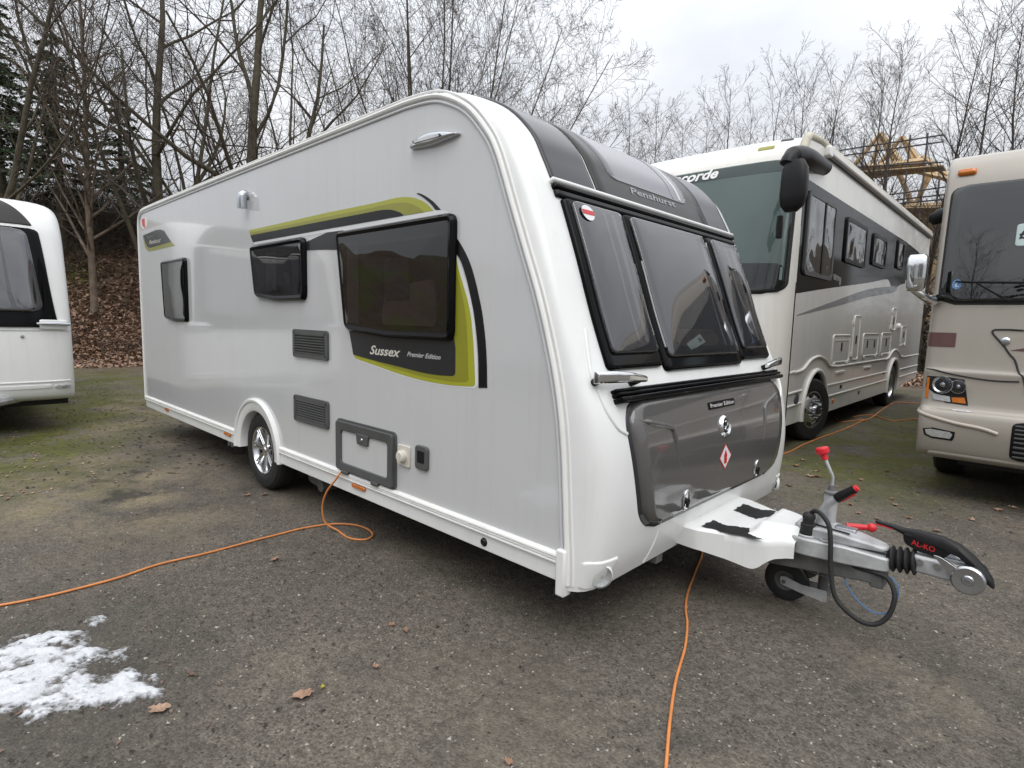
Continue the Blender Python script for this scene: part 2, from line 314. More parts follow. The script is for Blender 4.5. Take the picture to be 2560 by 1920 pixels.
class Surf:
    """A vehicle nose: edge profile E and centre profile C in (x, z), blended across the width by g(y)."""
    def __init__(s, E, C, Wd, gy, gg, M=None):
        s.E = np.array(E, float); s.C = np.array(C, float); s.W = Wd; s.gy = gy; s.gg = gg; s.M = np.eye(4) if M is None else np.array(M)
    def cr(s, A, t):
        i = int(min(max(math.floor(t), 0), len(A)-2)); f = t-i; p0 = A[max(i-1, 0)]; p1 = A[i]; p2 = A[i+1]; p3 = A[min(i+2, len(A)-1)]
        return .5*(2*p1+(p2-p0)*f+(2*p0-5*p1+4*p2-p3)*f*f+(3*p1-p0-3*p2+p3)*f**3)
    def P(s, t, y, off=0.):
        yy = min(y, s.W-y); g = np.interp(yy, s.gy, s.gg); e = s.cr(s.E, t); c = s.cr(s.C, t); q = e+(c-e)*g; p = np.array([q[0], y, q[1]])
        if off:
            h = .02; a = s.P(t+.05, y)-s.P(t-.05, y); b = s.P(t, min(y+h, s.W-.0005))-s.P(t, max(y-h, .0005)); n = np.cross(b, a); n /= np.linalg.norm(n)+1e-12
            p = p+n*off
        return p
    def world(s, p): return (s.M @ np.append(p, 1))[:3]
    def ty(s, u, v, t0=None, y0=None):
        if not hasattr(s, 'cache'):
            TT = [(t, y) for t in np.arange(0, len(s.E)-1, .34) for y in np.linspace(.01, s.W-.01, 40)]
            s.cache = (TT, np.array([proj(s.world(s.P(t, y))) for t, y in TT]))
        t, y = s.cache[0][int(np.argmin(((s.cache[1]-np.array([u, v]))**2).sum(1)))]
        for _ in range(15):
            a = proj(s.world(s.P(t, y))); h = 1e-3
            J = np.array([(proj(s.world(s.P(t+h, y)))-a)/h, (proj(s.world(s.P(t, y+h)))-a)/h]).T
            if abs(np.linalg.det(J)) < 1e-6: break
            d = np.linalg.solve(J.T @ J+np.eye(2)*200, J.T @ (np.array([u, v])-a)); t += np.clip(d[0], -.3, .3); y += np.clip(d[1], -.05, .05)
            y = min(max(y, .002), s.W-.002); t = min(max(t, 0), len(s.E)-1.01)
        return t, y
    def panel(s, t0, t1, yl, yr, off, base, cham=.008, rad=.04, na=18, nb=18, bulge=0.):
        """raised panel with rounded corners between t0..t1 and yl(a)..yr(a)."""
        yl = yl if callable(yl) else (lambda a, k=yl: k); yr = yr if callable(yr) else (lambda a, k=yr: k)
        L = sum(np.linalg.norm(s.P(t0+(t1-t0)*(i+1)/10, s.W/2)-s.P(t0+(t1-t0)*i/10, s.W/2)) for i in range(10))
        def point(a, b, o, ins):
            a2 = ins/L+a*(1-2*ins/L); l = yl(a2)+ins; r = yr(a2)-ins; d = min(a, 1-a)*L; q = 0
            rr = max(rad-ins, .001)
            if d < rr: q = rr-math.sqrt(max(rr*rr-(rr-d)**2, 0))
            y = l+q+(r-l-2*q)*b
            return s.P(t0+(t1-t0)*a2, y, o+bulge*(1-(2*a-1)**4)*(1-(2*b-1)**4))
        As = sorted(set(list(np.linspace(0, 1, na))+[k*rad/L/4 for k in range(5)]+[1-k*rad/L/4 for k in range(5)])); Bs = np.linspace(0, 1, nb)
        m, n = len(As), nb; V = [point(a, b, off, cham) for a in As for b in Bs]; F = [(i*n+j, i*n+j+1, (i+1)*n+j+1, (i+1)*n+j) for i in range(m-1) for j in range(n-1)]
        loop = [(0, j) for j in range(n)]+[(i, n-1) for i in range(1, m)]+[(m-1, j) for j in range(n-2, -1, -1)]+[(i, 0) for i in range(m-2, 0, -1)]
        k = len(loop); o1 = len(V)
        V += [point(As[i], Bs[j], off-cham, 0) for i, j in loop]; o2 = len(V); V += [point(As[i], Bs[j], base, 0) for i, j in loop]
        for q in range(k):
            w = (q+1) % k; i, j = loop[q]; i2, j2 = loop[w]
            F += [(i*n+j, o1+q, o1+w, i2*n+j2), (o1+q, o2+q, o2+w, o1+w)]
        return MB().add(V, F)

# ------------------------------------------------------------------ ground, bank
def bank_h(x, y):
    d = np.maximum(-16.2-x+.5*np.sin(y*.35), y-22.5+.4*np.sin(x*.4))
    t = np.clip(d/8.5, 0, 1); s = t*t*(3-2*t)*.65+t*.35
    amp = np.where(-16.2-x > y-22.5, 4.9, np.clip(2.0+(-6-x)*.35, 2.0, 4.9))
    return amp*s*np.clip(d, 0, 1)**.3+.18*np.sin(x*1.3+y*.7)*t+.12*np.sin(y*2.1-x*.9)*t
def smask(t, N, L, pos, cx, cy, rx, ry):
    """soft elliptical patch 0..1 on the ground."""
    a = N('ShaderNodeVectorMath'); a.operation = 'SUBTRACT'; a.inputs[1].default_value = (cx, cy, 0); L(pos, a.inputs[0])
    b = N('ShaderNodeVectorMath'); b.operation = 'MULTIPLY'; b.inputs[1].default_value = (1/rx, 1/ry, 0); L(a.outputs[0], b.inputs[0])
    c = N('ShaderNodeVectorMath'); c.operation = 'LENGTH'; L(b.outputs[0], c.inputs[0])
    r = N('ShaderNodeMapRange'); r.inputs['From Min'].default_value = 1.15; r.inputs['From Max'].default_value = .45; L(c.outputs['Value'], r.inputs['Value']); return r.outputs['Result']
def ground_material():
    m, t, p, N, L = nodes('tarmac'); pos = N('ShaderNodeNewGeometry').outputs['Position']
    def noise(sc, det=6, rough=.6, vec=pos):
        n = N('ShaderNodeTexNoise'); n.inputs['Scale'].default_value = sc; n.inputs['Detail'].default_value = det; n.inputs['Roughness'].default_value = rough; L(vec, n.inputs['Vector']); return n.outputs['Fac']
    def rng(v, a, b, c=0., d=1.):
        r = N('ShaderNodeMapRange'); r.inputs['From Min'].default_value = a; r.inputs['From Max'].default_value = b; r.inputs['To Min'].default_value = c; r.inputs['To Max'].default_value = d; L(v, r.inputs['Value']); return r.outputs['Result']
    def mix(f, a, b, mode='MIX'):
        x = N('ShaderNodeMixRGB'); x.blend_type = mode
        for k, q in (('Fac', f), ('Color1', a), ('Color2', b)):
            if isinstance(q, tuple): x.inputs[k].default_value = (*q, 1)
            elif isinstance(q, float): x.inputs[k].default_value = q
            else: L(q, x.inputs[k])
        return x.outputs['Color']
    def math_(op, a, b):
        x = N('ShaderNodeMath'); x.operation = op
        for i, q in enumerate((a, b)):
            if isinstance(q, (int, float)): x.inputs[i].default_value = q
            else: L(q, x.inputs[i])
        return x.outputs['Value']
    def vor(sc, feat='F1'):
        v = N('ShaderNodeTexVoronoi'); v.inputs['Scale'].default_value = sc; v.feature = feat; L(pos, v.inputs['Vector']); return v
    c = mix(rng(noise(.55), .35, .65), (.092, .081, .066), (.140, .122, .098))
    c = mix(rng(noise(2.3, 8, .7), .45, .75), c, (.066, .059, .050))
    v1 = vor(120.); g = N('ShaderNodeSeparateXYZ'); L(v1.outputs['Color'], g.inputs[0])
    c = mix(1.0, c, rng(g.outputs['X'], 0, 1, .62, 1.42), 'MULTIPLY')
    v2 = vor(58.); g2 = N('ShaderNodeSeparateXYZ'); L(v2.outputs['Color'], g2.inputs[0])
    chip = math_('MULTIPLY', rng(g2.outputs['Y'], .955, .965), rng(v2.outputs['Distance'], .34, .26))
    c = mix(math_('MULTIPLY', chip, .7), c, (.36, .33, .28))
    dark = math_('MULTIPLY', rng(g2.outputs['Z'], .95, .96), rng(v2.outputs['Distance'], .32, .26)); c = mix(math_('MULTIPLY', dark, .8), c, (.028, .022, .02))
    # sandy silt worn over the tarmac
    sand = math_('MULTIPLY', rng(noise(.9, 7, .65), .50, .70), .55)
    c = mix(sand, c, (.195, .165, .125))
    tanm = math_('MAXIMUM', smask(t, N, L, pos, -8.2, .2, 2.6, 1.2), smask(t, N, L, pos, -3.9, -.9, 1.6, .9))
    c = mix(math_('MULTIPLY', tanm, rng(noise(1.7, 7, .7), .42, .6)), c, (.215, .175, .115))
    # black damp patches left of the wheel
    dm = math_('MULTIPLY', smask(t, N, L, pos, -3.9, -.75, 1.1, .5), rng(noise(3.2, 8, .7), .52, .6)); c = mix(math_('MULTIPLY', dm, .8), c, (.030, .026, .024))
    c = mix(1.0, c, rng(noise(22., 9, .75), .30, .70, .62, 1.40), 'MULTIPLY')
    # moss
    mo = smask(t, N, L, pos, -6.6, -1.3, 3.0, 1.3)
    for e in ((-9.5, -.8, 4.0, 2.2), (.15, 5.6, 1.3, 2.4), (.3, 8.5, 1.4, 3.2), (-12.5, 1.5, 3.0, 2.5)): mo = math_('MAXIMUM', mo, smask(t, N, L, pos, *e))
    mo = math_('MULTIPLY', mo, rng(noise(1.5, 8, .72), .40, .54))
    mcol = mix(rng(noise(9., 9, .75), .38, .62), (.058, .062, .012), (.120, .128, .014))
    c = mix(math_('MULTIPLY', mo, .9), c, mcol)
    # fine cracks and old tyre-worn streaks
    ws2 = N('ShaderNodeTexNoise'); ws2.inputs['Scale'].default_value = 1.3; ws2.inputs['Detail'].default_value = 5; L(pos, ws2.inputs['Vector'])
    av = N('ShaderNodeVectorMath'); av.operation = 'MULTIPLY_ADD'; av.inputs[1].default_value = (.7, .7, 0); L(ws2.outputs['Color'], av.inputs[0]); L(pos, av.inputs[2])
    vc = N('ShaderNodeTexVoronoi'); vc.feature = 'DISTANCE_TO_EDGE'; vc.inputs['Scale'].default_value = .55; L(av.outputs[0], vc.inputs['Vector'])
    ck = math_('MULTIPLY', rng(vc.outputs['Distance'], .010, .002), rng(noise(.8, 3), .50, .62)); c = mix(math_('MULTIPLY', ck, .28), c, (.022, .02, .018))
    c = mix(math_('MULTIPLY', math_('MULTIPLY', smask(t, N, L, pos, -1.25, -1.52, .95, .52), rng(noise(7., 6, .7), .2, .5)), .5), c, (.040, .036, .032))
    # earth and leaf mould near and on the bank
    sep = N('ShaderNodeSeparateXYZ'); L(pos, sep.inputs[0])
    e1 = math_('MAXIMUM', rng(sep.outputs['X'], -12.5, -16.), rng(sep.outputs['Y'], 11., 17.))
    e1 = math_('MINIMUM', math_('MAXIMUM', math_('MULTIPLY', e1, rng(noise(1.1, 7, .7), .3, .55)), rng(sep.outputs['Z'], .03, .25)), 1.0)
    earth = mix(rng(noise(3.5, 8, .7), .35, .65), (.075, .052, .036), (.165, .110, .070))
    earth = mix(rng(noise(.5, 5), .52, .62), earth, (.105, .110, .028))
    c = mix(e1, c, earth)
    damp = rng(noise(.75, 7, .65), .50, .66); c = mix(math_('MULTIPLY', damp, .42), c, (.040, .036, .031)); L(c, p.inputs['Base Color']); L(math_('SUBTRACT', rng(noise(1.2), .3, .7, .62, .88), math_('MULTIPLY', damp, .28)), p.inputs['Roughness']); p.inputs['Specular IOR Level'].default_value = .3
    h = math_('ADD', math_('MULTIPLY', v1.outputs['Distance'], -.5), math_('MULTIPLY', noise(30., 5, .6), 1.1)); h = math_('ADD', h, math_('MULTIPLY', noise(4., 4), 1.2))
    b = N('ShaderNodeBump'); b.inputs['Strength'].default_value = .75; b.inputs['Distance'].default_value = .012; L(h, b.inputs['Height']); L(b.outputs['Normal'], p.inputs['Normal'])
    MATS['tarmac'] = m
ground_material()
def axis_pts(a, b, fine):
    near = np.arange(a, b, fine); return np.concatenate([-np.geomspace(-a+8, 900, 14)[::-1]+0, near, np.geomspace(b+4, 900, 14)])
xs = np.concatenate([-np.geomspace(50, 900, 10)[::-1], np.arange(-44, 12, .45), np.geomspace(14, 900, 12)])
ys = np.concatenate([-np.geomspace(20, 900, 12)[::-1], np.arange(-16, 46, .45), np.geomspace(50, 900, 10)])
XX, YY = np.meshgrid(xs, ys, indexing='ij'); ZZ = bank_h(XX, YY)
near = (np.hypot(XX+1, YY) < 13); ZZ = np.where(ZZ < .001, 0, ZZ)
nb = len(ys); gv = np.stack([XX, YY, ZZ], -1).reshape(-1, 3)
gf = [(i*nb+j, (i+1)*nb+j, (i+1)*nb+j+1, i*nb+j+1) for i in range(len(xs)-1) for j in range(nb-1)]
struct(obj('ground', (gv.tolist(), gf), 'tarmac', flip=False, smooth=60))

# ------------------------------------------------------------------ the white touring caravan
VW = 2.249; XW = -3.10
EP = [(0.00, .27), (-.005, .40), (-.018, .55), (-.03, .70), (-.045, .86), (-.07, 1.03), (-.115, 1.22), (-.20, 1.48), (-.294, 1.704), (-.385, 1.92), (-.43, 2.03), (-.48, 2.14), (-.54, 2.231), (-.668, 2.359), (-.82, 2.44), (-.95, 2.475), (-1.15, 2.49)]
CP = [(.105, .285), (.145, .40), (.165, .55), (.17, .70), (.155, .86), (.115, 1.02), (.035, 1.20), (-.06, 1.43), (-.15, 1.68), (-.24, 1.91), (-.295, 2.035), (-.35, 2.14), (-.42, 2.255), (-.56, 2.385), (-.73, 2.475), (-.90, 2.52), (-1.15, 2.545)]
GY = [0, .004, .015, .035, .07, .12, .18, 1.2]; GG = [0, .25, .55, .75, .9, .97, 1., 1.]
van = thing('caravan', 'white touring caravan with grey side, lime swoosh and dark front locker', 'caravan', (XW, VW/2, 0))
VO = np.array([XW, VW/2, 0])
class VP:      # parts are written in world coordinates and hung on the caravan
    pass
def vobj(name, mb, m, parent=None, **k):
    o = obj(name, mb, m, None, **k); pr = parent if parent is not None else van
    o.parent = pr; o.matrix_parent_inverse = Matrix.Translation(-Vector(VO)) if pr is van else Matrix.Identity(4)
    return o
def sub(o, p):          # sub-part in world coordinates under a part in world coordinates
    o.parent = p; o.matrix_parent_inverse = Matrix.Identity(4); return o
F_ = Surf(EP, CP, VW, GY, GG)
bs = [0, .004, .009, .015, .025, .035, .05, .07, .095, .12, .15, .18]; bs = bs+list(np.linspace(.26, VW-.26, 16))+[VW-b for b in bs[::-1]]
ts = np.linspace(0, 16, 65)
vobj('front_shell', ([F_.P(t, y).tolist() for t in ts for y in bs], [(i*len(bs)+j, i*len(bs)+j+1, (i+1)*len(bs)+j+1, (i+1)*len(bs)+j) for i in range(64) for j in range(len(bs)-1)]), 'white_gelcoat', smooth=60)
RE = [(-1.15, 2.49), (-2.5, 2.492), (-4, 2.494), (-5.6, 2.492), (-6.04, 2.485), (-6.12, 2.46), (-6.17, 2.40), (-6.185, 2.2), (-6.19, 1.2), (-6.19, .42)]
RC = [(-1.15, 2.545), (-2.5, 2.55), (-4, 2.55), (-5.6, 2.545), (-6.08, 2.53), (-6.18, 2.49), (-6.235, 2.41), (-6.25, 2.2), (-6.25, 1.2), (-6.24, .40)]
R_ = Surf(RE, RC, VW, GY, GG); ts = np.concatenate([[0, .5, 1, 2, 3], np.linspace(3.5, 9, 30)]); nB = len(bs)
vobj('roof', ([R_.P(t, y).tolist() for t in ts for y in bs], [(i*nB+j, i*nB+j+1, (i+1)*nB+j+1, (i+1)*nB+j) for i in range(len(ts)-1) for j in range(nB-1)]), 'white_gelcoat', smooth=60)
# side panels with the wheel cut-out
edge = [F_.cr(F_.E, t) for t in np.linspace(1.15, 16, 60)]+[R_.cr(R_.E, t) for t in np.linspace(.5, 8.99, 50)]
def arch(r, n=24, x=XW, z=.315, a0=0, a1=180): return [(x+r*math.cos(R(a0+(a1-a0)*k/n)), z+r*math.sin(R(a0+(a1-a0)*k/n))) for k in range(n+1)]
sidepoly = [tuple(p) for p in edge]+[(-6.19, .42), (XW-.38, .42)]+[q for q in arch(.385, a0=164, a1=16)]+[(XW+.38, .42)]
sd_ = lambda x, z, d: (x, -d, z)
vobj('side_panel', MB().slab(sidepoly, sd_, 0, -.03), 'side_grey', smooth=0)
vobj('side_panel', MB().slab(sidepoly, lambda x, z, d: (x, VW+d, z), 0, -.03), 'side_grey', smooth=0)
# mouldings along the edge of the side
full = [F_.cr(F_.E, t) for t in np.linspace(.3, 16, 70)]+[R_.cr(R_.E, t) for t in np.linspace(.4, 9, 60)]
ctr = np.array([-3, 1.4])
for dd, rr, mm, nm, yy in ((.016, .0125, 'white_plastic', 'edge_moulding', -.003), (-.012, .008, 'rail_grey', 'awning_rail', -.002), (.040, .006, 'white_plastic', 'edge_bead', .004)):
    line = [np.array(p) for p in full]; oo = []
    for i, p in enumerate(line):
        t_ = line[min(i+1, len(line)-1)]-line[max(i-1, 0)]; t_ /= np.linalg.norm(t_)+1e-9; nrm = np.array([t_[1], -t_[0]])
        oo.append((p[0]+nrm[0]*dd, yy, p[1]+nrm[1]*dd))
    vobj(nm, MB().tube(oo, rr, 8), mm)
# floor rail and skirt, fore and aft of the wheel arch
prof = [(-.001, .430), (-.012, .428), (-.020, .420), (-.022, .413), (-.013, .409), (-.019, .404), (-.019, .398), (-.012, .394), (-.020, .390), (-.020, .384), (-.006, .380), (-.001, .378)]
for x0, x1 in ((-6.19, XW-.42), (XW+.42, -.035)):
    b = MB(); n = len(prof); b.add([(x0, y, z) for y, z in prof]+[(x1, y, z) for y, z in prof], [(i, i+1, n+i+1, n+i) for i in range(n-1)]+[tuple(range(n)), tuple(range(2*n-1, n-1, -1))])
    vobj('floor_rail', b, 'white_plastic', smooth=25)
    vobj('skirt', MB().bx(x0, x1, -.006, .02, .300, .381), 'white_gelcoat', bevel=.004)
vobj('corner_cap', MB().bx(-.036, .012, -.026, .03, .246, .45), 'white_plastic', bevel=.008)
vobj('far_skirt', MB().bx(-6.19, -.03, VW-.03, VW-.004, .300, .43), 'white_gelcoat')
vobj('floor_pan', MB().bx(-6.2, .02, .34, VW-.34, .33, .37).bx(-6.2, XW-.44, .03, .34, .33, .37).bx(XW+.44, .02, .03, .34, .33, .37).bx(-6.2, XW-.44, VW-.34, VW-.04, .33, .37).bx(XW+.44, .02, VW-.34, VW-.04, .33, .37), 'underside')
for y in (.62, 1.63): vobj('chassis_rail', MB().bx(-6.0, .1, y-.03, y+.03, .24, .34), 'galv_dark')
vobj('axle', MB().tube([(XW, .2, .31), (XW, VW-.2, .31)], .05, 10), 'galv_dark')
# wheel arch trim
o_, i_ = arch(.425, 30, a0=183, a1=-3), arch(.318, 30, a0=183, a1=-3); b = MB(); n = len(o_)
def archtrim(seq, ys_):
    b = MB(); V = []; n = len(seq[0])
    for k, s_ in enumerate(seq): V += [(x, -ys_[k], z) for x, z in s_]
    return b.add(V, [(k*n+i, k*n+i+1, (k+1)*n+i+1, (k+1)*n+i) for k in range(len(seq)-1) for i in range(n-1)])
aa = lambda r: arch(r, 36, a0=183, a1=-3)
wa = vobj('wheel_arch', archtrim([aa(.428), aa(.427), aa(.415), aa(.400), aa(.392), aa(.335), aa(.325), aa(.322), aa(.322)], [-.01, .020, .030, .028, .018, .016, .010, 0, -.12]), 'white_gelcoat', smooth=40)
def lathe_wheel(parent, c, axis, Rt, wdt, rr, spokes, rimmat, fn=vobj):
    """road wheel: tyre and rim under one hub."""
    h = hub('wheel', parent, tuple(np.array(c)-VO) if parent is van else c)
    w = wdt/2
    tp = [(rr+.004, -w*.82), (rr+.02, -w*.95), (rr+.4*(Rt-rr), -w), (Rt-.03, -w*.93), (Rt-.008, -w*.72), (Rt, -w*.45), (Rt-.004, -w*.42), (Rt-.004, -w*.38), (Rt, -w*.35), (Rt, w*.35), (Rt-.008, w*.72), (Rt-.03, w*.93), (rr+.4*(Rt-rr), w), (rr+.01, w*.85)]
    obj('tyre', MB().lathe(tp, (0, 0, 0), axis, 48), 'tyre_rubber', h, smooth=30)
    b = MB().lathe([(rr+.008, -w*.86), (rr+.006, -w*.93), (rr-.004, -w*.93), (rr-.014, -w*.80), (rr-.022, -w*.3), (rr-.03, w*.6)], (0, 0, 0), axis, 48)
    ax = np.array(axis, float); ref = np.array([0, 0, 1.]); u = np.cross(ref, ax); wv = np.cross(ax, u)
    for k in range(spokes):
        for s_ in (-1, 1):
            a = 2*math.pi*(k+.15)/spokes+s_*.085; a2 = 2*math.pi*(k+.15)/spokes+s_*.20
            d0 = math.cos(a2)*u+math.sin(a2)*wv; d1 = math.cos(a)*u+math.sin(a)*wv; tn = -math.sin(a)*u+math.cos(a)*wv
            p0, p1 = d0*.045-ax*w*.62, d1*(rr-.008)-ax*w*.80
            q = .010; V = []
            for p, wd_, dp in ((p0, .010, .03), (p1, .0085, .03)):
                V += [p+tn*wd_, p+tn*wd_*.6-ax*.008, p-tn*wd_*.6-ax*.008, p-tn*wd_, p-tn*wd_+ax*dp, p+tn*wd_+ax*dp]
            b.add(V, [(i, (i+1) % 6, 6+(i+1) % 6, 6+i) for i in range(6)]+[(0, 1, 2, 3, 4, 5), (11, 10, 9, 8, 7, 6)])
    b.lathe([(.0, -w*.80), (.026, -w*.80), (.030, -w*.74), (.055, -w*.66), (.062, -w*.5), (.05, w*.2)], (0, 0, 0), axis, 24)
    for k in range(5):
        a = 2*math.pi*k/5; b.tube([(math.cos(a)*u+math.sin(a)*wv)*.045-ax*w*.72, (math.cos(a)*u+math.sin(a)*wv)*.045-ax*w*.5], .009, 6)
    obj('rim', b, rimmat, h, smooth=30)
    obj('brake_drum', MB().lathe([(.0, w*.1), (rr-.05, w*.1), (rr-.04, w*.9)], (0, 0, 0), axis, 24), 'underside', h)
    return h
lathe_wheel(van, (XW, .125, .317), (0, 1, 0), .317, .195, .187, 7, 'alloy')
lathe_wheel(van, (XW, VW-.125, .317), (0, -1, 0), .317, .195, .187, 7, 'alloy')
vobj('wheel_box', MB().lathe([(.375, .04), (.375, .30), (0, .30)], (XW, 0, .315), (0, 1, 0), 32, a0=0., a1=math.pi), 'underside')
# mover motor and shock absorber behind the wheel
vobj('mover_motor', MB().slab(rpoly([(-2.60, .15), (-2.34, .13), (-2.33, .25), (-2.40, .29), (-2.58, .28)], .05), sd_, -.16, -.26), 'grey_plastic', bevel=.015)
vobj('mover_clip', MB().bx(-2.57, -2.51, .152, .165, .205, .235), 'white_plastic')
vobj('roller', MB().tube([(-2.36, .14, .17), (-2.36, .3, .17)], .045, 12), 'galv_dark')
vobj('bracket', MB().tube([(-2.70, .12, .285), (-2.60, .16, .26)], .03, 8), 'galvanised')
for x in (-4.28, -4.20): vobj('steady_leg', MB().box((x, .22, .23), (.03, .03, .20)), 'galvanised')
vobj('water_inlet', MB().lathe([(0, .008), (.012, .012), (.020, .006), (.022, 0)], (-.49, -.006, .340), (0, -1, 0), 10), 'black_plastic')

# side decals: thin foils cut to the photographed outline on the side plane
def dec(name, pts, m, d, n=0, parent=None, close=True):
    P = [S(*q)[[0, 2]] for q in pts]; P = spline(P, n, True) if n else P
    return vobj(name, MB().slab([tuple(p) for p in P], sd_, d, d-.0012), m, parent, smooth=0, flip=True)
def px(f, *ps): return [f(*p) for p in ps]
def smooth_px(f, ps, n=5): return [tuple(q) for q in spline(px(f, *ps), n)]
top_e = smooth_px(Z5, [(0, 170), (200, 130), (400, 88), (560, 50), (640, 42), (710, 48), (780, 72), (830, 105), (875, 155)])
inn_e = smooth_px(Z5, [(640, 193), (600, 170), (540, 150), (470, 148), (400, 158), (300, 178), (0, 235)])
dec('lime_swoosh', px(Z4, (1203, 493))+top_e+px(Z5, (640, 195))+inn_e+px(Z4, (1222, 548)), 'lime_decal', .0015)
dec('olive_swoosh', px(Z4, (1212, 520))+smooth_px(Z5, [(0, 205), (300, 145), (450, 112), (560, 92), (640, 88), (700, 100), (760, 130), (800, 165)])+px(Z5, (640, 195))+inn_e+px(Z4, (1222, 546)), 'olive_decal', .0028)
dec('black_swoosh', px(Z4, (1222, 550))+smooth_px(Z5, [(0, 237), (300, 180), (400, 160), (470, 150), (540, 152), (600, 172), (632, 195)])+px(Z5, (0, 305))+px(Z4, (1248, 618)), 'black_decal', .0042)
dec('white_stripe', px(Z4, (1250, 622))+px(Z5, (0, 308), (875, 158), (935, 152), (1010, 172), (1000, 200), (110, 345), (0, 333))+px(Z4, (1262, 645)), 'white_decal', .0015)
dec('charcoal_band', px(Z4, (1800, 622))+px(Z5, (0, 334), (130, 318), (130, 480), (0, 478))+px(Z4, (1800, 705)), 'charcoal_decal', .0028)
lime_o = smooth_px(Z5, [(1070, 560), (1085, 640), (1120, 760), (1160, 900), (1190, 1060), (1210, 1300), (1218, 1480)])+smooth_px(Z5, [(1222, 1575), (1218, 1600), (1200, 1612)], 4)+smooth_px(Z5, [(1150, 1611), (1000, 1600), (800, 1565), (600, 1510), (400, 1440), (300, 1405), (250, 1388), (228, 1372), (215, 1345)])
dec('white_halo', smooth_px(Z5, [(1060, 500), (1100, 610), (1145, 750), (1185, 900), (1212, 1060), (1232, 1300), (1240, 1480), (1243, 1600)])+smooth_px(Z5, [(1215, 1628), (1000, 1612), (800, 1577), (600, 1522), (400, 1452), (300, 1417), (232, 1394)])+px(Z5, (700, 1200)), 'white_decal', .0008)
dec('lime_crescent', lime_o+px(Z5, (200, 1280), (900, 1000)), 'lime_decal', .0022)
dec('olive_crescent', smooth_px(Z5, [(1070, 640), (1095, 760), (1125, 900), (1148, 1060), (1160, 1300), (1165, 1480), (1168, 1560)])+smooth_px(Z5, [(1140, 1575), (1000, 1565), (800, 1530), (600, 1475), (400, 1410)])+px(Z5, (900, 1200)), 'olive_decal', .0034)
dec('charcoal_panel', px(Z5, (178, 1140), (1050, 1200))+smooth_px(Z5, [(1062, 1300), (1060, 1490), (1055, 1512), (1040, 1526)], 4)+smooth_px(Z5, [(940, 1521), (800, 1500), (600, 1450), (400, 1400), (215, 1348)]), 'charcoal_decal', .0048)
dec('black_arc', smooth_px(Z5, [(1070, 380), (1130, 480), (1180, 590), (1220, 720), (1250, 850), (1280, 1000), (1305, 1200), (1318, 1400), (1322, 1625)])+smooth_px(Z5, [(1250, 1625), (1248, 1400), (1235, 1200), (1210, 1000), (1180, 850), (1150, 720), (1110, 590), (1070, 515)]), 'black_decal', .002)
dec('black_arc_tip', smooth_px(Z5, [(735, 12), (762, 11), (820, 40), (880, 85), (938, 148)])+smooth_px(Z5, [(895, 150), (850, 95), (790, 45)]), 'black_decal', .002)
dec('rear_badge', px(Z4, (75, 548), (210, 490))+smooth_px(Z4, [(240, 486), (265, 485), (300, 500), (325, 540), (375, 615)], 4)+px(Z4, (150, 680), (125, 670), (100, 620)), 'charcoal_decal', .0015)
dec('rear_badge_edge', px(Z4, (75, 550), (100, 622), (125, 672), (150, 682), (376, 616), (418, 655), (145, 717), (115, 703), (95, 660)), 'olive_decal', .0015)
dec('round_sticker', [Z4(85+36*math.cos(a), 415+66*math.sin(a)) for a in np.linspace(0, 2*math.pi, 25)[:-1]], 'white_decal', .0015)
dec('round_sticker_print', px(Z4, (62, 380), (92, 360), (100, 475), (70, 440)), 'red_decal', .0025)
def side_text(s, a, b, c, m, d, **k):
    """lettering on the side between photo points a (lower left), b (lower right) and c (upper left)."""
    A, B, C_ = (S(*q)[[0, 2]] for q in (a, b, c)); U = B-A; Vv = C_-A
    return vobj_text(s, lambda x, y, e: (A[0]+U[0]*x+Vv[0]*y, -d, A[1]+U[1]*x+Vv[1]*y), m, **k)
def vobj_text(s, fn, m, **k):
    o = text('lettering', s, fn, m, None, **k); o.parent = van; o.matrix_parent_inverse = Matrix.Translation(-Vector(VO)); return o
side_text('Sussex', Z5(352, 1345), Z5(600, 1372), Z5(362, 1270), 'lettering_pale', .0056, bold=.02, shear=.18)
side_text('Premier Edition', Z5(662, 1362), Z5(938, 1392), Z5(668, 1324), 'lettering_silver', .0056, bold=.015, shear=.2)
side_text('Penshurst', Z4(140, 645), Z4(262, 620), Z4(148, 598), 'lettering_pale', .0035, bold=.01, shear=.2)
side_text('Sussex', Z4(122, 578), Z4(182, 562), Z4(124, 556), 'lettering_grey', .0035, shear=.15)

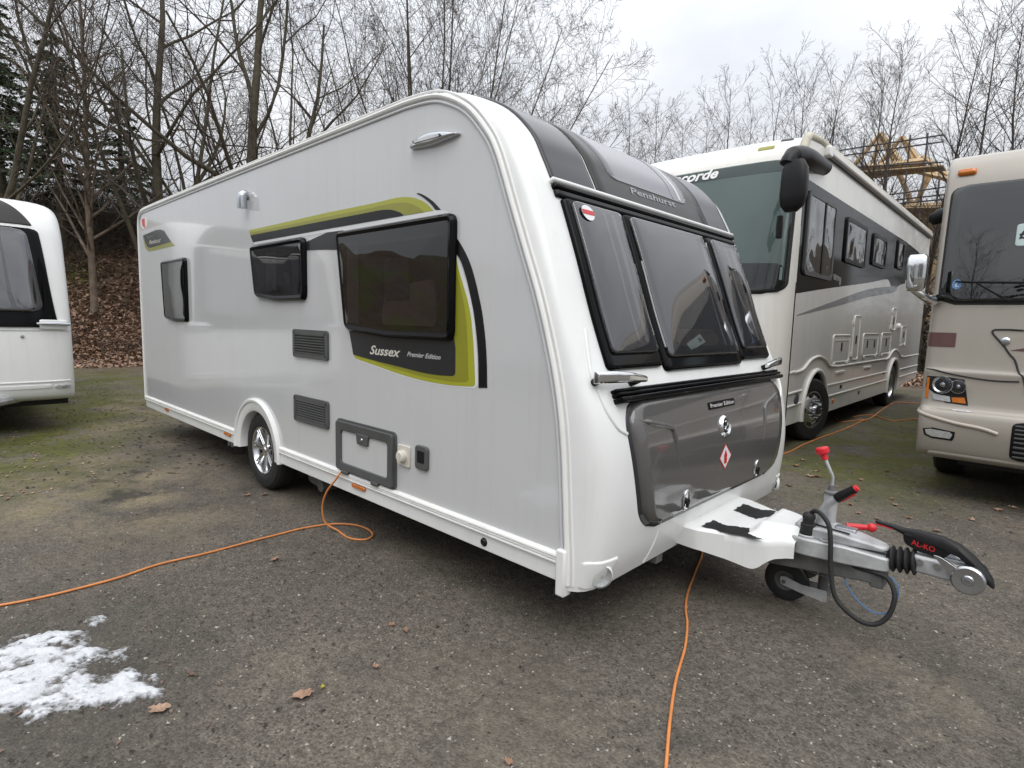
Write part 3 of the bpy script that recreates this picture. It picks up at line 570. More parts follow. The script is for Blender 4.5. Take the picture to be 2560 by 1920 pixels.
# side windows
def side_window(x0, x1, z0, z1, bow, curt):
    r = .055; O = rpoly([(x1, z1), (x0, z1), (x0+bow*.35, z0+.025), (x0+.5*(x1-x0), z0-.004), (x1, z0)], r, 6)
    I1 = inset(O, .016); I2 = inset(O, .036)
    fr = vobj('side_window', MB().frame(O, I1, sd_, -.002, .020, .034), 'black_gloss', smooth=50)
    sub(obj('window_bezel', MB().frame(inset(O, .0165), I2, sd_, .0, .034, .029), 'black_gloss', smooth=50), fr)
    C0 = np.array(I2).mean(0); n = len(I2); V = []; Fc = []
    rings = [1., .97, .9, .7, .4]
    for q in rings:
        for p in I2: pp = C0+(np.array(p)-C0)*q; V.append((pp[0], -(.0295+.004*(1-q**2)), pp[1]))
    V.append((C0[0], -.0335, C0[1]))
    for k in range(len(rings)-1):
        for i in range(n): Fc.append((k*n+i, k*n+(i+1) % n, (k+1)*n+(i+1) % n, (k+1)*n+i))
    k = len(rings)-1; Fc += [(k*n+i, k*n+(i+1) % n, len(V)-1) for i in range(n)]
    sub(obj('pane', (V, Fc), 'side_glass', smooth=60), fr)
    sub(obj('interior_liner', MB().slab(I2, sd_, .006, .004), 'liner_dark', smooth=0), fr)
    # curtains and blind edge seen through the tinted pane
    w = x1-x0; h = z1-z0
    for xa, xb in curt:
        b = MB(); k = 24; pts = []
        for i in range(k+1):
            f = i/k; x = x0+w*(xa+(xb-xa)*f); y = -.012-.006*math.sin(f*9)
            pts += [(x, y, z0+.07), (x, y, z1-.07)]
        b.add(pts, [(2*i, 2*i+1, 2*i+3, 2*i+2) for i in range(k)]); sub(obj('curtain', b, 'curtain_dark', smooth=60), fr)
    sub(obj('blind_rail', MB().bx(x0+.07, x1-.07, -.024, -.012, z1-.105, z1-.085), 'liner_grey'), fr)
    return fr
w1 = side_window(-1.829, -.727, 1.293, 1.908, .28, ((.10, .22),))
sub(obj('seat_back', MB().slab(rpoly([(-1.35, 1.36), (-.85, 1.36), (-.88, 1.60), (-1.30, 1.56)], .05), sd_, .020, .008), 'seat_cloth', smooth=0), w1)
sub(obj('locker_front', MB().slab(rpoly([(-1.30, 1.50), (-1.08, 1.50), (-1.08, 1.72), (-1.30, 1.72)], .03), sd_, .028, .020), 'liner_grey', smooth=0), w1)
side_window(-3.107, -2.240, 1.500, 1.915, .22, ((.3, .5),)); side_window(-5.345, -4.610, 1.306, 1.917, .18, ((.5, .75),))
# fridge vents with slats
for z0, z1 in ((1.112, 1.304), (.664, .847)):
    O = rrect(-2.437, -1.960, z0, z1, .02); v = vobj('fridge_vent', MB().frame(O, inset(O, .03), sd_, -.002, .016), 'grey_plastic', smooth=30)
    sub(obj('vent_recess', MB().slab(inset(O, .028), sd_, .003, .001), 'liner_dark', smooth=0), v)
    for k in range(8):
        zz = z0+.034+(z1-z0-.068)*k/7; sub(obj('slat', MB().box((-2.198, -.010, zz), (.40, .016, .0095), Matrix.Rotation(R(28), 3, 'X')), 'grey_plastic'), v)
    sub(obj('vent_catch', MB().bx(-2.425, -2.40, -.02, -.012, z0+.06, z0+.10), 'grey_plastic'), v)
# service door with key plate and hinges
O = rrect(-1.850, -1.212, .428, .760, .03); sdn = vobj('service_door', MB().slab(rrect(-1.79, -1.27, .48, .70, .02), sd_, .014, .0), 'side_grey', smooth=0)
sub(obj('door_seal', MB().frame(O, inset(O, .016), sd_, -.002, .012), 'grey_plastic', smooth=30), sdn)
sub(obj('door_frame', MB().frame(inset(O, .012), rrect(-1.785, -1.275, .486, .694, .025), sd_, .002, .030, .026), 'grey_plastic', smooth=30, bevel=.003), sdn)
sub(obj('key_plate', MB().slab(rpoly([(-1.60, .70), (-1.47, .70), (-1.48, .635), (-1.59, .635)], .012), sd_, .029, .012), 'grey_plastic', bevel=.003), sdn)
sub(obj('key_lock', MB().lathe([(0, .006), (.010, .006), (.012, 0)], (-1.535, -.029, .668), (0, -1, 0), 14), 'satin_chrome'), sdn)
for x in (-1.73, -1.40): sub(obj('hinge', MB().bx(x-.035, x+.035, -.034, -.004, .418, .440), 'grey_plastic', bevel=.004), sdn)
# water inlet box and flap beside it
so_ = vobj('water_point', MB().slab(rrect(-1.193, -1.085, .583, .702, .008), sd_, .012, 0), 'beige_plastic', bevel=.003)
sub(obj('filler_cap', MB().lathe([(.034, 0), (.034, .022), (.026, .030), (0, .031)], (-1.14, -.012, .642), (0, -1, 0), 20), 'beige_plastic', smooth=40), so_)
sub(obj('cap_grip', MB().box((-1.137, -.046, .640), (.012, .012, .06)), 'beige_plastic', bevel=.003), so_)
fl = vobj('flue_cover', MB().slab(rrect(-1.028, -.922, .596, .727, .022), sd_, .018, 0), 'grey_plastic', bevel=.005)
sub(obj('flue_recess', MB().slab(rrect(-1.005, -.945, .635, .70, .008), sd_, .0195, .017), 'black_plastic', smooth=0), fl)
for x, w in ((-5.39, .13), (-3.70, .15), (-1.598, .15)):
    mk = vobj('side_marker', MB().slab(rrect(x-w/2, x+w/2, .348, .376, .013), sd_, .018, .004), 'amber_lens', bevel=.006)
    sub(obj('marker_cell', MB().slab(rrect(x-.03, x+.03, .352, .372, .004), sd_, .0192, .017), 'clear_lens' if 0 else 'amber_lens', smooth=0), mk)
# awning lamp
lp = spline([S(*Y3(*q))[[0, 2]] for q in ((915, 1033), (955, 975), (1040, 928), (1150, 910), (1240, 920), (1243, 934), (1180, 965), (1060, 1012), (960, 1032))], 4, True)
c0 = np.mean(lp, 0); b = MB(); n = len(lp); V = []
for q, d in ((1, -.001), (1, .012), (.9, .03), (.7, .036), (.4, .038)): V += [((c0+(p-c0)*q)[0], -d, (c0+(p-c0)*q)[1]) for p in lp]
b.add(V, [(k*n+i, k*n+(i+1) % n, (k+1)*n+(i+1) % n, (k+1)*n+i) for k in range(4) for i in range(n)]+[tuple(4*n+i for i in range(n))])
al = vobj('awning_lamp', b, 'satin_chrome', smooth=50)
lz = [S(*Y3(*q))[[0, 2]] for q in ((968, 985), (1140, 940), (1146, 957), (975, 1003))]
sub(obj('lamp_surround', MB().slab([tuple(p) for p in rpoly([np.array(lz).mean(0)+(p-np.array(lz).mean(0))*1.12 for p in lz], .01)], sd_, .041, .03), 'black_plastic', smooth=0), al)
sub(obj('lamp_lens', MB().slab([tuple(p) for p in rpoly(lz, .008)], sd_, .044, .035), 'clear_lens', smooth=0), al)
# flue cowl
b = MB().tube(spline([(-3.17, .01, 2.285), (-3.17, -.02, 2.305), (-3.17, -.040, 2.295), (-3.17, -.046, 2.255), (-3.17, -.046, 2.200)], 6), [.026]*6+[.032]*6+[.036]*13, 16)
vobj('flue_cowl', b, 'satin_chrome', smooth=50)

# --- front of the caravan
def FT(u, v): return F_.ty(u, v)
for yl, yr in ((.165, .507), (VW-.507, VW-.165)):
    vobj('roof_light_side', F_.panel(9.97, 14.9, yl, yr, .010, .0, rad=.012, na=26), 'roof_tint', smooth=50)
sc = vobj('roof_light', F_.panel(9.97, 14.9, .527, VW-.527, .012, .0, rad=.02, na=26), 'roof_frame', smooth=50)
sub(obj('roof_pane', F_.panel(10.95, 14.6, lambda a: .70-.05*a, lambda a: VW-.70+.05*a, .0165, .010, rad=.06, na=24, bulge=.0), 'roof_pane', smooth=50), sc)
sub(obj('blind_edge', F_.panel(11.1, 14.5, lambda a: VW-.80, lambda a: VW-.775, .0185, .015, cham=.0005, rad=.004), 'lettering_silver', smooth=50), sc)
sub(obj('blind_edge', F_.panel(11.1, 14.5, lambda a: VW-.88, lambda a: VW-.862, .0190, .015, cham=.0005, rad=.004), 'lettering_grey', smooth=50), sc)
def fmap(a, b, c, off):
    """a, b lower left / lower right, c upper left, all (t, y)."""
    a, b, c = map(np.array, (a, b, c)); return lambda x, y, e: F_.P(*(a+(b-a)*x+(c-a)*y), off).tolist()
vobj_text('Penshurst', fmap((10.48, .86), (10.55, 1.36), (10.86, .875), .0145), 'lettering_grey', bold=.02)
vobj('gutter_ledge', F_.panel(9.74, 9.95, .15, VW-.15, .030, -.01, rad=.012, nb=30, na=5), 'white_gelcoat', smooth=50)
vobj('hinge_rail', F_.panel(9.50, 9.72, .155, VW-.155, .026, -.01, rad=.008, nb=30, na=5), 'black_gloss', smooth=50)
vobj('hinge_rail', F_.panel(9.24, 9.49, .158, VW-.158, .020, -.01, rad=.008, nb=30, na=5), 'black_plastic', smooth=50)
for k, (yl, yr, tb) in enumerate(((.185, .650, 5.98), (.662, VW-.662, 5.86), (VW-.650, VW-.185, 5.98))):
    yl2 = (lambda a, q=yl: q-.02*(1-a)) if k == 0 else (lambda a, q=yl: q)
    yr2 = (lambda a, q=yr: q+.02*(1-a)) if k == 2 else (lambda a, q=yr: q)
    wf = vobj('front_window', F_.panel(tb, 9.22, yl, yr, .024, -.005, rad=.03, cham=.012), 'black_gloss', smooth=50)
    m_ = .038
    sub(obj('interior_liner', F_.panel(tb+.31, 9.08, yl+m_+.004, yr-m_-.004, .0305, .023, cham=.0005, rad=.02), 'liner_grey', smooth=50), wf)
    sub(obj('pane', F_.panel(tb+.28, 9.10, yl+m_, yr-m_, .041, .024, cham=.004, rad=.03, bulge=.010), 'van_glass', smooth=60), wf)
    for q in ((.74, .80), (.60, .63)) if k == 0 else (((.88, .91), (.80, .812), (.04, .06)) if k == 1 else ((.70, .76), (.5, .53))):
        sub(obj('blind_runner', F_.panel(tb+.5, 9.0 if q[1]-q[0] > .025 else 8.1, yl+(yr-yl)*q[0], yl+(yr-yl)*q[1], .0335, .026, cham=.0005, rad=.004), 'lettering_silver', smooth=50), wf)
    if k == 1:
        sub(obj('seat_back', F_.panel(tb+.5, 6.75, yl+.15, yr-.25, .0325, .026, cham=.0005, rad=.08), 'seat_cloth', smooth=50), wf)
    if k == 0:
        st = sub(obj('round_sticker', MB().add([F_.P(8.82+.17*math.cos(a), .30+.047*math.sin(a), .0525).tolist() for a in np.linspace(0, 2*math.pi, 25)[:-1]], [tuple(range(24))]), 'white_decal', smooth=0), wf)
        sub(obj('sticker_print', MB().add([F_.P(t, y, .0538).tolist() for t, y in ((8.77, .256), (8.87, .256), (8.87, .344), (8.77, .344))], [(0, 1, 2, 3)]), 'red_decal', smooth=0), wf)
# grab handles
for s_ in (0, 1):
    yy = (lambda y: y) if not s_ else (lambda y: VW-y)
    b = MB(); A = [F_.P(5.80, yy(.075), .0), F_.P(5.78, yy(.075), .055), F_.P(5.74, yy(.19), .062), F_.P(5.70, yy(.30), .058), F_.P(5.66, yy(.39), .050)]
    V = []; wd = [.030, .032, .028, .026, .020]
    pts = [F_.P(5.80, yy(.07), .045), F_.P(5.77, yy(.16), .058), F_.P(5.73, yy(.27), .058), F_.P(5.68, yy(.385), .050)]; wz = [.026, .025, .021, .014]
    for p, h in zip(pts, wz):
        V += [p+np.array([.004, 0, h]), p+np.array([.014, 0, h*.6]), p+np.array([.014, 0, -h*.6]), p+np.array([.004, 0, -h]), p+np.array([-.012, 0, -h]), p+np.array([-.012, 0, h])]
    b.add(V, [(k*6+i, k*6+(i+1) % 6, (k+1)*6+(i+1) % 6, (k+1)*6+i) for k in range(3) for i in range(6)]+[(0, 1, 2, 3, 4, 5), (23, 22, 21, 20, 19, 18)])
    hd = vobj('grab_handle', b, 'chrome', bevel=.004)
    for y_ in (.085, .335):
        q = F_.P(5.76 if y_ < .2 else 5.69, yy(y_), -.005); q2 = F_.P(5.76 if y_ < .2 else 5.69, yy(y_), .05)
        sub(obj('handle_post', MB().tube([q, q2], .017, 10), 'black_plastic'), hd)
# gas locker door
hl = lambda a: .226+.115*(1-a)**2; hr = lambda a: VW-.226-.115*(1-a)**2
vobj('locker_seal', F_.panel(1.55, 5.34, lambda a: hl(a)-.025, lambda a: hr(a)+.025, .004, -.004, rad=.13, na=26, nb=26, cham=.003), 'roof_tint', smooth=50)
lk = vobj('gas_locker_door', F_.panel(1.66, 5.30, hl, hr, .026, .0, rad=.12, cham=.022, na=30, nb=28), 'hatch_grey', smooth=60)
for k, (o0, o1, t0, t1) in enumerate(((.052, .02, 5.24, 5.36), (.045, .02, 5.38, 5.47), (.034, 0, 5.48, 5.56))):
    sub(obj('locker_hinge', F_.panel(t0, t1, .165, VW-.175, o0, -.01, rad=.006, cham=.006, nb=30, na=4), 'black_gloss', smooth=50), lk)
for s_ in (0, 1):
    yy = (lambda y: y) if not s_ else (lambda y: VW-y)
    pts = spline([F_.P(4.80, yy(.27), .020), F_.P(4.62, yy(.40), .024), F_.P(4.42, yy(.535), .026), F_.P(4.15, yy(.56), .026), F_.P(3.4, yy(.585), .022), F_.P(2.75, yy(.61), .016)], 5)
    sub(obj('press_line', MB().tube(pts, [.006]*3+[.013]*12+[.013-.0008*i for i in range(11)], 10), 'hatch_grey', smooth=60), lk)
def fdisc(t, y, r, off, n=28):
    c = F_.P(t, y, off); a = F_.P(t+.05, y)-F_.P(t-.05, y); a /= np.linalg.norm(a); b_ = np.array([0, 1., 0]); nn = np.cross(b_, a); return c, nn, a, b_
c, nn, a_, b_ = fdisc(4.07, 1.1, .05, .026)
em = sub(obj('emblem', MB().lathe([(.060, -.004), (.058, .006), (.048, .016), (.040, .012), (.036, .008)], c, nn, 32), 'chrome', smooth=50), lk)
sub(obj('emblem_field', MB().lathe([(.038, .009), (0, .011)], c, nn, 32), 'red_decal' if 0 else 'black_gloss', smooth=50), lk)
sp = [(-.016, .020), (.004, .026), (.018, .016), (.004, .004), (-.010, -.002), (-.018, -.010)]
b = MB().tube([c+nn*.012+b_*x+a_*z for x, z in spline(sp, 4)], .0036, 6).tube([c+nn*.012+b_*-x+a_*-z for x, z in spline(sp, 4)], .0036, 6)
sub(obj('emblem_mark', b, 'chrome', smooth=50), lk)
sub(obj('name_badge', F_.panel(4.66, 4.885, .945, 1.270, .031, .024, rad=.008, cham=.002, na=6), 'black_gloss', smooth=50), lk)
o = vobj_text('Premier Edition', fmap((4.715, .962), (4.715, 1.255), (4.83, .962), .0318), 'lettering_silver', bold=.015); sub(o, lk)
def fpoly(name, tys, m, off): return sub(obj(name, MB().add([F_.P(t, y, off).tolist() for t, y in tys], [tuple(range(len(tys)))]), m, smooth=0), lk)
fpoly('gas_label_border', [(3.52, 1.098), (3.07, 1.020), (2.62, 1.098), (3.07, 1.176)], 'red_decal', .0275)
fpoly('gas_label', [(3.46, 1.098), (3.07, 1.030), (2.68, 1.098), (3.07, 1.166)], 'white_decal', .0285)
fpoly('gas_symbol', [(2.85, 1.082), (3.14, 1.080), (3.20, 1.087), (3.22, 1.092), (3.28, 1.092), (3.28, 1.104), (3.22, 1.104), (3.20, 1.109), (3.14, 1.116), (2.85, 1.114)], 'red_decal', .0295)
for y_ in (.675, VW-.675):
    c, nn, a_, b_ = fdisc(2.12, y_, .03, .024); V = []
    rec = obj('lock_recess', MB().add([(c+nn*.004+a_*.048*math.cos(q)+b_*.028*math.sin(q)).tolist() for q in np.linspace(0, 2*math.pi, 25)[:-1]], [tuple(range(24))]), 'chrome', smooth=0); sub(rec, lk)
    sub(obj('lock_bezel', MB().tube([c+nn*.004+a_*.049*math.cos(q)+b_*.029*math.sin(q) for q in np.linspace(0, 2*math.pi, 25)[:-1]], .005, 8, closed=True), 'chrome', smooth=60), lk)
    sub(obj('lock_barrel', MB().tube([c+nn*.0-a_*.006, c+nn*.018-a_*.002], .015, 14).tube([c+nn*.012+a_*.002, c+nn*.014-a_*.034], .008, 8), 'black_plastic'), lk)
# low corner lamps
for s_ in (0, 1):
    y_ = .085 if not s_ else VW-.085; c = F_.P(.62, y_, .004); sgn = -1 if not s_ else 1
    nn = np.array([.80, sgn*.55, -.05]); nn /= np.linalg.norm(nn)
    fl = vobj('front_marker', MB().lathe([(.056, -.012), (.052, .004), (.046, .008)], c, nn, 28), 'white_gelcoat', smooth=50)
    sub(obj('marker_reflector', MB().lathe([(.046, .003), (.03, -.006), (0, -.012)], c, nn, 28), 'clear_lens', smooth=50), fl)
    sub(obj('marker_bulb', MB().lathe([(.012, -.01), (.012, .0), (0, .004)], c, nn, 12), 'clear_lens', smooth=50), fl)
    sub(obj('marker_lens', MB().lathe([(.046, .008), (.036, .014), (.018, .018), (0, .019)], c, nn, 28), 'lens_glass', smooth=50), fl)
for s_ in (0, 1):
    a, b_ = (.012, .175) if not s_ else (VW-.175, VW-.012)
    vobj('lamp_housing', F_.panel(.18, 1.14, (lambda q: a) if not s_ else (lambda q: a+.06*(1-q)), (lambda q: b_-.06*(1-q)) if not s_ else (lambda q: b_), .007, -.004, rad=.015, cham=.006), 'white_gelcoat', smooth=50)
    yy = (lambda y: y) if not s_ else (lambda y: VW-y)
    vobj('shell_crease', MB().tube([F_.P(t, yy(y), -.003) for t, y in spline([(6.75, .125), (6.3, .10), (5.9, .085), (5.55, .095), (5.1, .11), (4.7, .15), (4.5, .205)], 5)], .011, 8), 'white_gelcoat', smooth=60)
    vobj('shell_crease', MB().tube([F_.P(t, yy(y), -.004) for t, y in spline([(1.7, .50), (1.2, .49), (.6, .47), (.1, .45)], 5)], .009, 8), 'white_gelcoat', smooth=60)
# lower valance of the front
b = MB().grid(lambda a, q: (F_.P(0, .02+(VW-.04)*q)+np.array([-.05*a, 0, -.012*a+.025*math.sin(math.pi*q)*a])).tolist(), 3, 24)
vobj('front_valance', b, 'white_gelcoat', smooth=60)

# --- towing gear
YC = VW/2
def plan(poly, z0, z1, fz=None):
    fz = fz or (lambda x, y, z: z)
    b = MB(); n = len(poly); b.add([(x, y, fz(x, y, z0)) for x, y in poly]+[(x, y, fz(x, y, z1)) for x, y in poly], [tuple(range(n))[::-1], tuple(range(n, 2*n))]+[(i, (i+1) % n, n+(i+1) % n, n+i) for i in range(n)]); return b
# moulded cover over the A-frame: grid with a raised saddle
def cov_half(x): return np.interp(x, [.06, .21, .37, .51, .575, .605], [.36, .35, .275, .220, .158, .148])
def cov_top(x, q):
    base = np.interp(x, [.06, .25, .45, .62], [.408, .402, .396, .392]); s_ = np.clip((x-.40)/.055, 0, 1); s_ = s_*s_*(3-2*s_)
    return base+.060*s_*np.clip((.80-abs(q))/.22, 0, 1)
def cov(a, b_):
    x = .06+.545*a; h = cov_half(x); q = -1.16+2.32*b_; low = np.interp(x, [.06, .22, .34, .43, .455, .475, .50, .53, .61], [.315, .305, .278, .252, .251, .262, .29, .312, .322])
    if abs(q) <= 1:
        return (x, YC+q*h*(1-.02*(abs(q) > .96)), cov_top(x, q)-(.010 if abs(q) > .985 else 0))
    f = (abs(q)-1)/.16; return (x, YC+math.copysign(h, q), cov_top(x, 1)-.010+(low-cov_top(x, 1))*f)
tc_ = vobj('tow_cover', MB().grid(cov, 40, 60), 'white_gelcoat', smooth=50)
def jag(P, amp, seed):
    rr = random.Random(seed); o = []
    for i in range(len(P)):
        a, b_ = np.array(P[i]), np.array(P[(i+1) % len(P)])
        for j in range(7): f = j/7; o.append(tuple(a+(b_-a)*f+np.array([rr.uniform(-amp, amp), rr.uniform(-amp, amp)])*(0 if j == 0 else 1)))
    return o
for pp, seed in (([(185, 597), (255, 558), (345, 590), (490, 602), (475, 635), (585, 676), (400, 645)], 3), ([(385, 495), (450, 455), (560, 490), (660, 495), (635, 525), (530, 546)], 5)):
    P = jag([tuple(G(*Z3(*q), .402)[:2]) for q in pp], .006, seed); sub(obj('grip_patch', MB().add([(x, y, cov_top(x, (y-YC)/cov_half(x))+.004) for x, y in P], [tuple(range(len(P)))]), 'black_plastic', smooth=0), tc_)
# drawbar frame and cast overrun housing
vobj('drawbar', plan([(.30, YC-.10), (.62, YC-.075), (.945, YC-.055), (.945, YC+.055), (.62, YC+.075), (.30, YC+.10)], .215, .335, lambda x, y, z: z if z > .3 else z+.05*(x-.30)/.6), 'galv_dark', bevel=.006)
hz = lambda x, y, z: z-(.02*max(0, (x-.80)/.17) if z > .40 else 0)
hs = vobj('overrun_housing', plan(rpoly([(.565, YC-.115), (.63, YC-.13), (.78, YC-.105), (.97, YC-.06), (.975, YC+.06), (.78, YC+.105), (.63, YC+.13), (.565, YC+.115)], .03), .333, .415, hz), 'galvanised', bevel=.008)
sub(obj('housing_top', plan(rpoly([(.575, YC-.085), (.66, YC-.095), (.80, YC-.075), (.955, YC-.038), (.955, YC+.038), (.80, YC+.075), (.66, YC+.095), (.575, YC+.085)], .03), .413, .468, lambda x, y, z: z-(.03*max(0, (x-.74)/.2) if z > .44 else 0)), 'galvanised', bevel=.014, seg=3), hs)
sub(obj('housing_slot', MB().box((.72, YC-.045, .4685), (.17, .012, .004), Matrix.Rotation(R(3), 3, 'Y')), 'black_plastic'), hs)
sub(obj('housing_plate', plan(rrect(.73, .82, YC+.0, YC+.055, .01), .455, .470), 'satin_chrome', bevel=.002), hs)
sub(obj('housing_foot', plan(rrect(.90, .955, YC-.058, YC+.058, .012), .25, .335), 'galv_dark', bevel=.006), hs)
bp = [(.05, 0)]+[(r, .005+.026*k+d) for k in range(4) for r, d in ((.036, 0), (.058, .011), (.058, .016))]+[(.034, .110)]
vobj('bellows', MB().lathe(bp, (.955, YC, .385), (1, 0, .12), 28), 'rubber', smooth=50)
cp = vobj('coupling_head', plan(rpoly([(1.04, YC-.034), (1.20, YC-.040), (1.25, YC-.052), (1.275, YC-.04), (1.285, YC), (1.275, YC+.04), (1.25, YC+.052), (1.20, YC+.040), (1.04, YC+.034)], .02), .362, .438), 'galvanised', bevel=.010)
for x in (1.075, 1.135): sub(obj('bolt', MB().tube([(x, YC-.033, .415), (x, YC-.046, .415)], .014, 6), 'satin_chrome'), cp)
for s_ in (-1, 1):
    pd = sub(obj('friction_pad', MB().lathe([(.0, .016), (.018, .016), (.022, .010), (.052, .012), (.059, .006), (.059, -.012)], (1.240, YC+s_*.062, .397), (0, s_, 0), 28), 'satin_chrome', smooth=40), cp)
    sub(obj('pad_screw', MB().lathe([(0, .018), (.010, .018), (.013, .014)], (1.240, YC+s_*.062, .397), (0, s_, 0), 12), 'galv_dark'), cp)
    sub(obj('pad_arm', MB().slab(rpoly([(1.115, .470), (1.145, .468), (1.225, .425), (1.225, .365), (1.195, .385), (1.16, .425)], .015), lambda x, z, d, q=s_: (x, YC+q*(.058+d), z), 0, .012), 'satin_chrome', bevel=.003), cp)
# stabiliser lever
lev = [(.893, .538, .012, .010), (.96, .532, .015, .012), (1.0, .522, .020, .020), (1.06, .515, .026, .034), (1.14, .510, .030, .036), (1.20, .492, .034, .036), (1.25, .455, .040, .034), (1.288, .418, .044, .030), (1.312, .392, .036, .022), (1.322, .376, .018, .010)]
V = []
for x, z, w, h in lev:
    h *= .8
    V += [(x, YC-w, z-h*.7), (x, YC-w, z+h*.3), (x, YC-w*.6, z+h*.9), (x, YC+w*.6, z+h*.9), (x, YC+w, z+h*.3), (x, YC+w, z-h*.7)]
k = len(lev); lv = vobj('stabiliser_lever', MB().add(V, [(q*6+i, q*6+(i+1) % 6, (q+1)*6+(i+1) % 6, (q+1)*6+i) for q in range(k-1) for i in range(6)]+[(0, 1, 2, 3, 4, 5), tuple((k-1)*6+i for i in range(6))[::-1]]), 'black_plastic', smooth=45, bevel=.003)
sub(obj('lever_web', MB().slab(rpoly([(1.0, .52), (1.19, .50), (1.15, .445), (1.06, .452), (1.01, .475)], .015), lambda x, z, d: (x, YC-.024+d, z), 0, .048), 'black_plastic', bevel=.003), lv)
sub(obj('lever_inlay', MB().box((.935, YC, .5265), (.075, .026, .006), Matrix.Rotation(R(4), 3, 'Y')), 'red_plastic'), lv)
o = vobj_text('AL-KO', lambda x, y, e: (1.035+.085*x, YC-.0248, .478-.012*x+.024*y), 'red_decal', bold=.02); sub(o, lv)
# hand brake
hb = vobj('brake_lever', MB().tube(spline([(.662, YC-.01, .44), (.668, YC-.01, .50), (.688, YC-.01, .560), (.735, YC-.01, .612)], 6), .017, 10), 'galvanised', smooth=50)
sub(obj('brake_grip', MB().tube([(.730, YC-.01, .605), (.742, YC-.01, .617), (.77, YC-.01, .642), (.803, YC-.01, .670)], [.021, .023, .021, .019], 12), 'black_plastic', smooth=50), hb)
sub(obj('grip_underside', MB().tube([(.748, YC-.01, .607), (.80, YC-.01, .652)], [.014, .013], 8), 'red_plastic'), hb)
sub(obj('grip_button', MB().tube([(.802, YC-.01, .669), (.812, YC-.01, .678)], [.017, .014], 12), 'red_plastic'), hb)
# coupling release
rl = vobj('release_lever', MB().tube([(.765, YC+.07, .462), (.85, YC+.10, .470)], [.016, .013], 10), 'red_plastic', smooth=50)
sub(obj('lever_ball', MB().lathe([(0, -.022), (.015, -.016), (.022, 0), (.015, .016), (0, .022)], (.862, YC+.104, .472), (1, .3, .1), 14), 'red_plastic', smooth=60), rl)
# jockey wheel
JX, JY = .685, YC+.085
jk = vobj('jockey_tube', MB().tube([(JX, JY, .26), (JX, JY, .60)], .030, 18), 'galvanised', smooth=50)
sub(obj('inner_tube', MB().tube([(JX, JY, .085), (JX, JY, .27)], .024, 16), 'galv_dark', smooth=50), jk)
sub(obj('tube_collar', MB().lathe([(.030, 0), (.034, .004), (.034, .014), (.018, .02), (.014, .045), (0, .046)], (JX, JY, .598), (0, 0, 1), 18), 'galv_dark', smooth=40), jk)
sub(obj('crank', MB().tube([(JX, JY, .63), (JX, JY, .685), (JX-.006, JY, .698), (JX-.044, JY, .775)], .0075, 8), 'galvanised', smooth=50), jk)
sub(obj('crank_knob', MB().lathe([(.010, -.03), (.015, -.028), (.016, -.004), (.029, .002), (.031, .010), (.031, .026), (.024, .034), (0, .035)], (JX-.050, JY, .790), (-.35, 0, .93), 20), 'red_plastic', smooth=40), jk)
jw = sub(obj('jockey_wheel', MB().lathe([(.05, -.032), (.085, -.034), (.102, -.026), (.107, 0), (.102, .026), (.085, .034), (.05, .032)], (.515, JY, .107), (0, 1, 0), 32), 'tyre_rubber', smooth=40), jk)
sub(obj('wheel_hub', MB().lathe([(0, -.024), (.05, -.024), (.052, -.03), (.03, -.028), (.02, -.036), (0, -.036)], (.515, JY, .107), (0, 1, 0), 20), 'galv_dark'), jk)
for s_ in (-1, 1):
    sub(obj('fork', MB().slab(rpoly([(.50, .090), (.60, .075), (JX+.03, .065), (JX+.03, .125), (.60, .118), (.52, .137), (.495, .13)], .012), lambda x, z, d, q=s_: (x, JY+q*(.042+d), z), 0, .006), 'galvanised', bevel=.001), jk)
sub(obj('axle_pin', MB().tube([(.515, JY-.052, .107), (.515, JY+.052, .107)], .010, 10), 'galv_dark'), jk)
vobj('strut', MB().tube([(.60, YC+.03, .35), (.62, YC-.01, .25), (.655, YC+.0, .20)], .028, 10), 'rubber')
# electrical plug, holder and leads
pg = vobj('plug_holder', MB().lathe([(.040, 0), (.042, .008), (.036, .012)], (.635, YC-.075, .415), (0, 0, 1), 20), 'galvanised')
sub(obj('plug', MB().lathe([(.030, .01), (.032, .02), (.032, .06), (.026, .064), (.026, .085), (.029, .09), (.027, .105), (.016, .116), (0, .118)], (.635, YC-.075, .415), (.02, 0, 1), 20), 'rubber', smooth=30), pg)
sub(obj('plug_ring', MB().lathe([(.026, 0), (.028, .008), (.018, .009)], (.720, YC-.085, .415), (0, 0, 1), 18), 'galvanised'), pg)
lp = [(.645, YC-.075, .532), (.668, YC-.085, .548), (.70, YC-.10, .538), (.735, YC-.118, .500), (.752, YC-.135, .42), (.762, YC-.14, .316), (.790, YC-.14, .190), (.868, YC-.13, .118), (.94, YC-.12, .108), (.99, YC-.105, .158), (1.006, YC-.09, .250), (.975, YC-.07, .310), (.925, YC-.06, .322), (.84, YC-.055, .322), (.76, YC-.04, .33)]
vobj('tow_lead', MB().tube(spline(lp, 6), .0105, 8), 'rubber', smooth=60)
lp = [S(*Z3(*q), YC-.05) for q in ((1070, 860), (1100, 960), (1170, 1060), (1260, 1130), (1340, 1140), (1400, 1080), (1425, 1000), (1400, 940), (1370, 910))]
vobj('breakaway_cable', MB().tube(spline(lp, 5), .0035, 6), 'blue_cable', smooth=60)
vobj('brake_cable', MB().tube(spline([(.60, YC-.04, .24), (.72, YC-.05, .235), (.83, YC-.05, .29)], 5), .004, 6), 'galv_dark')

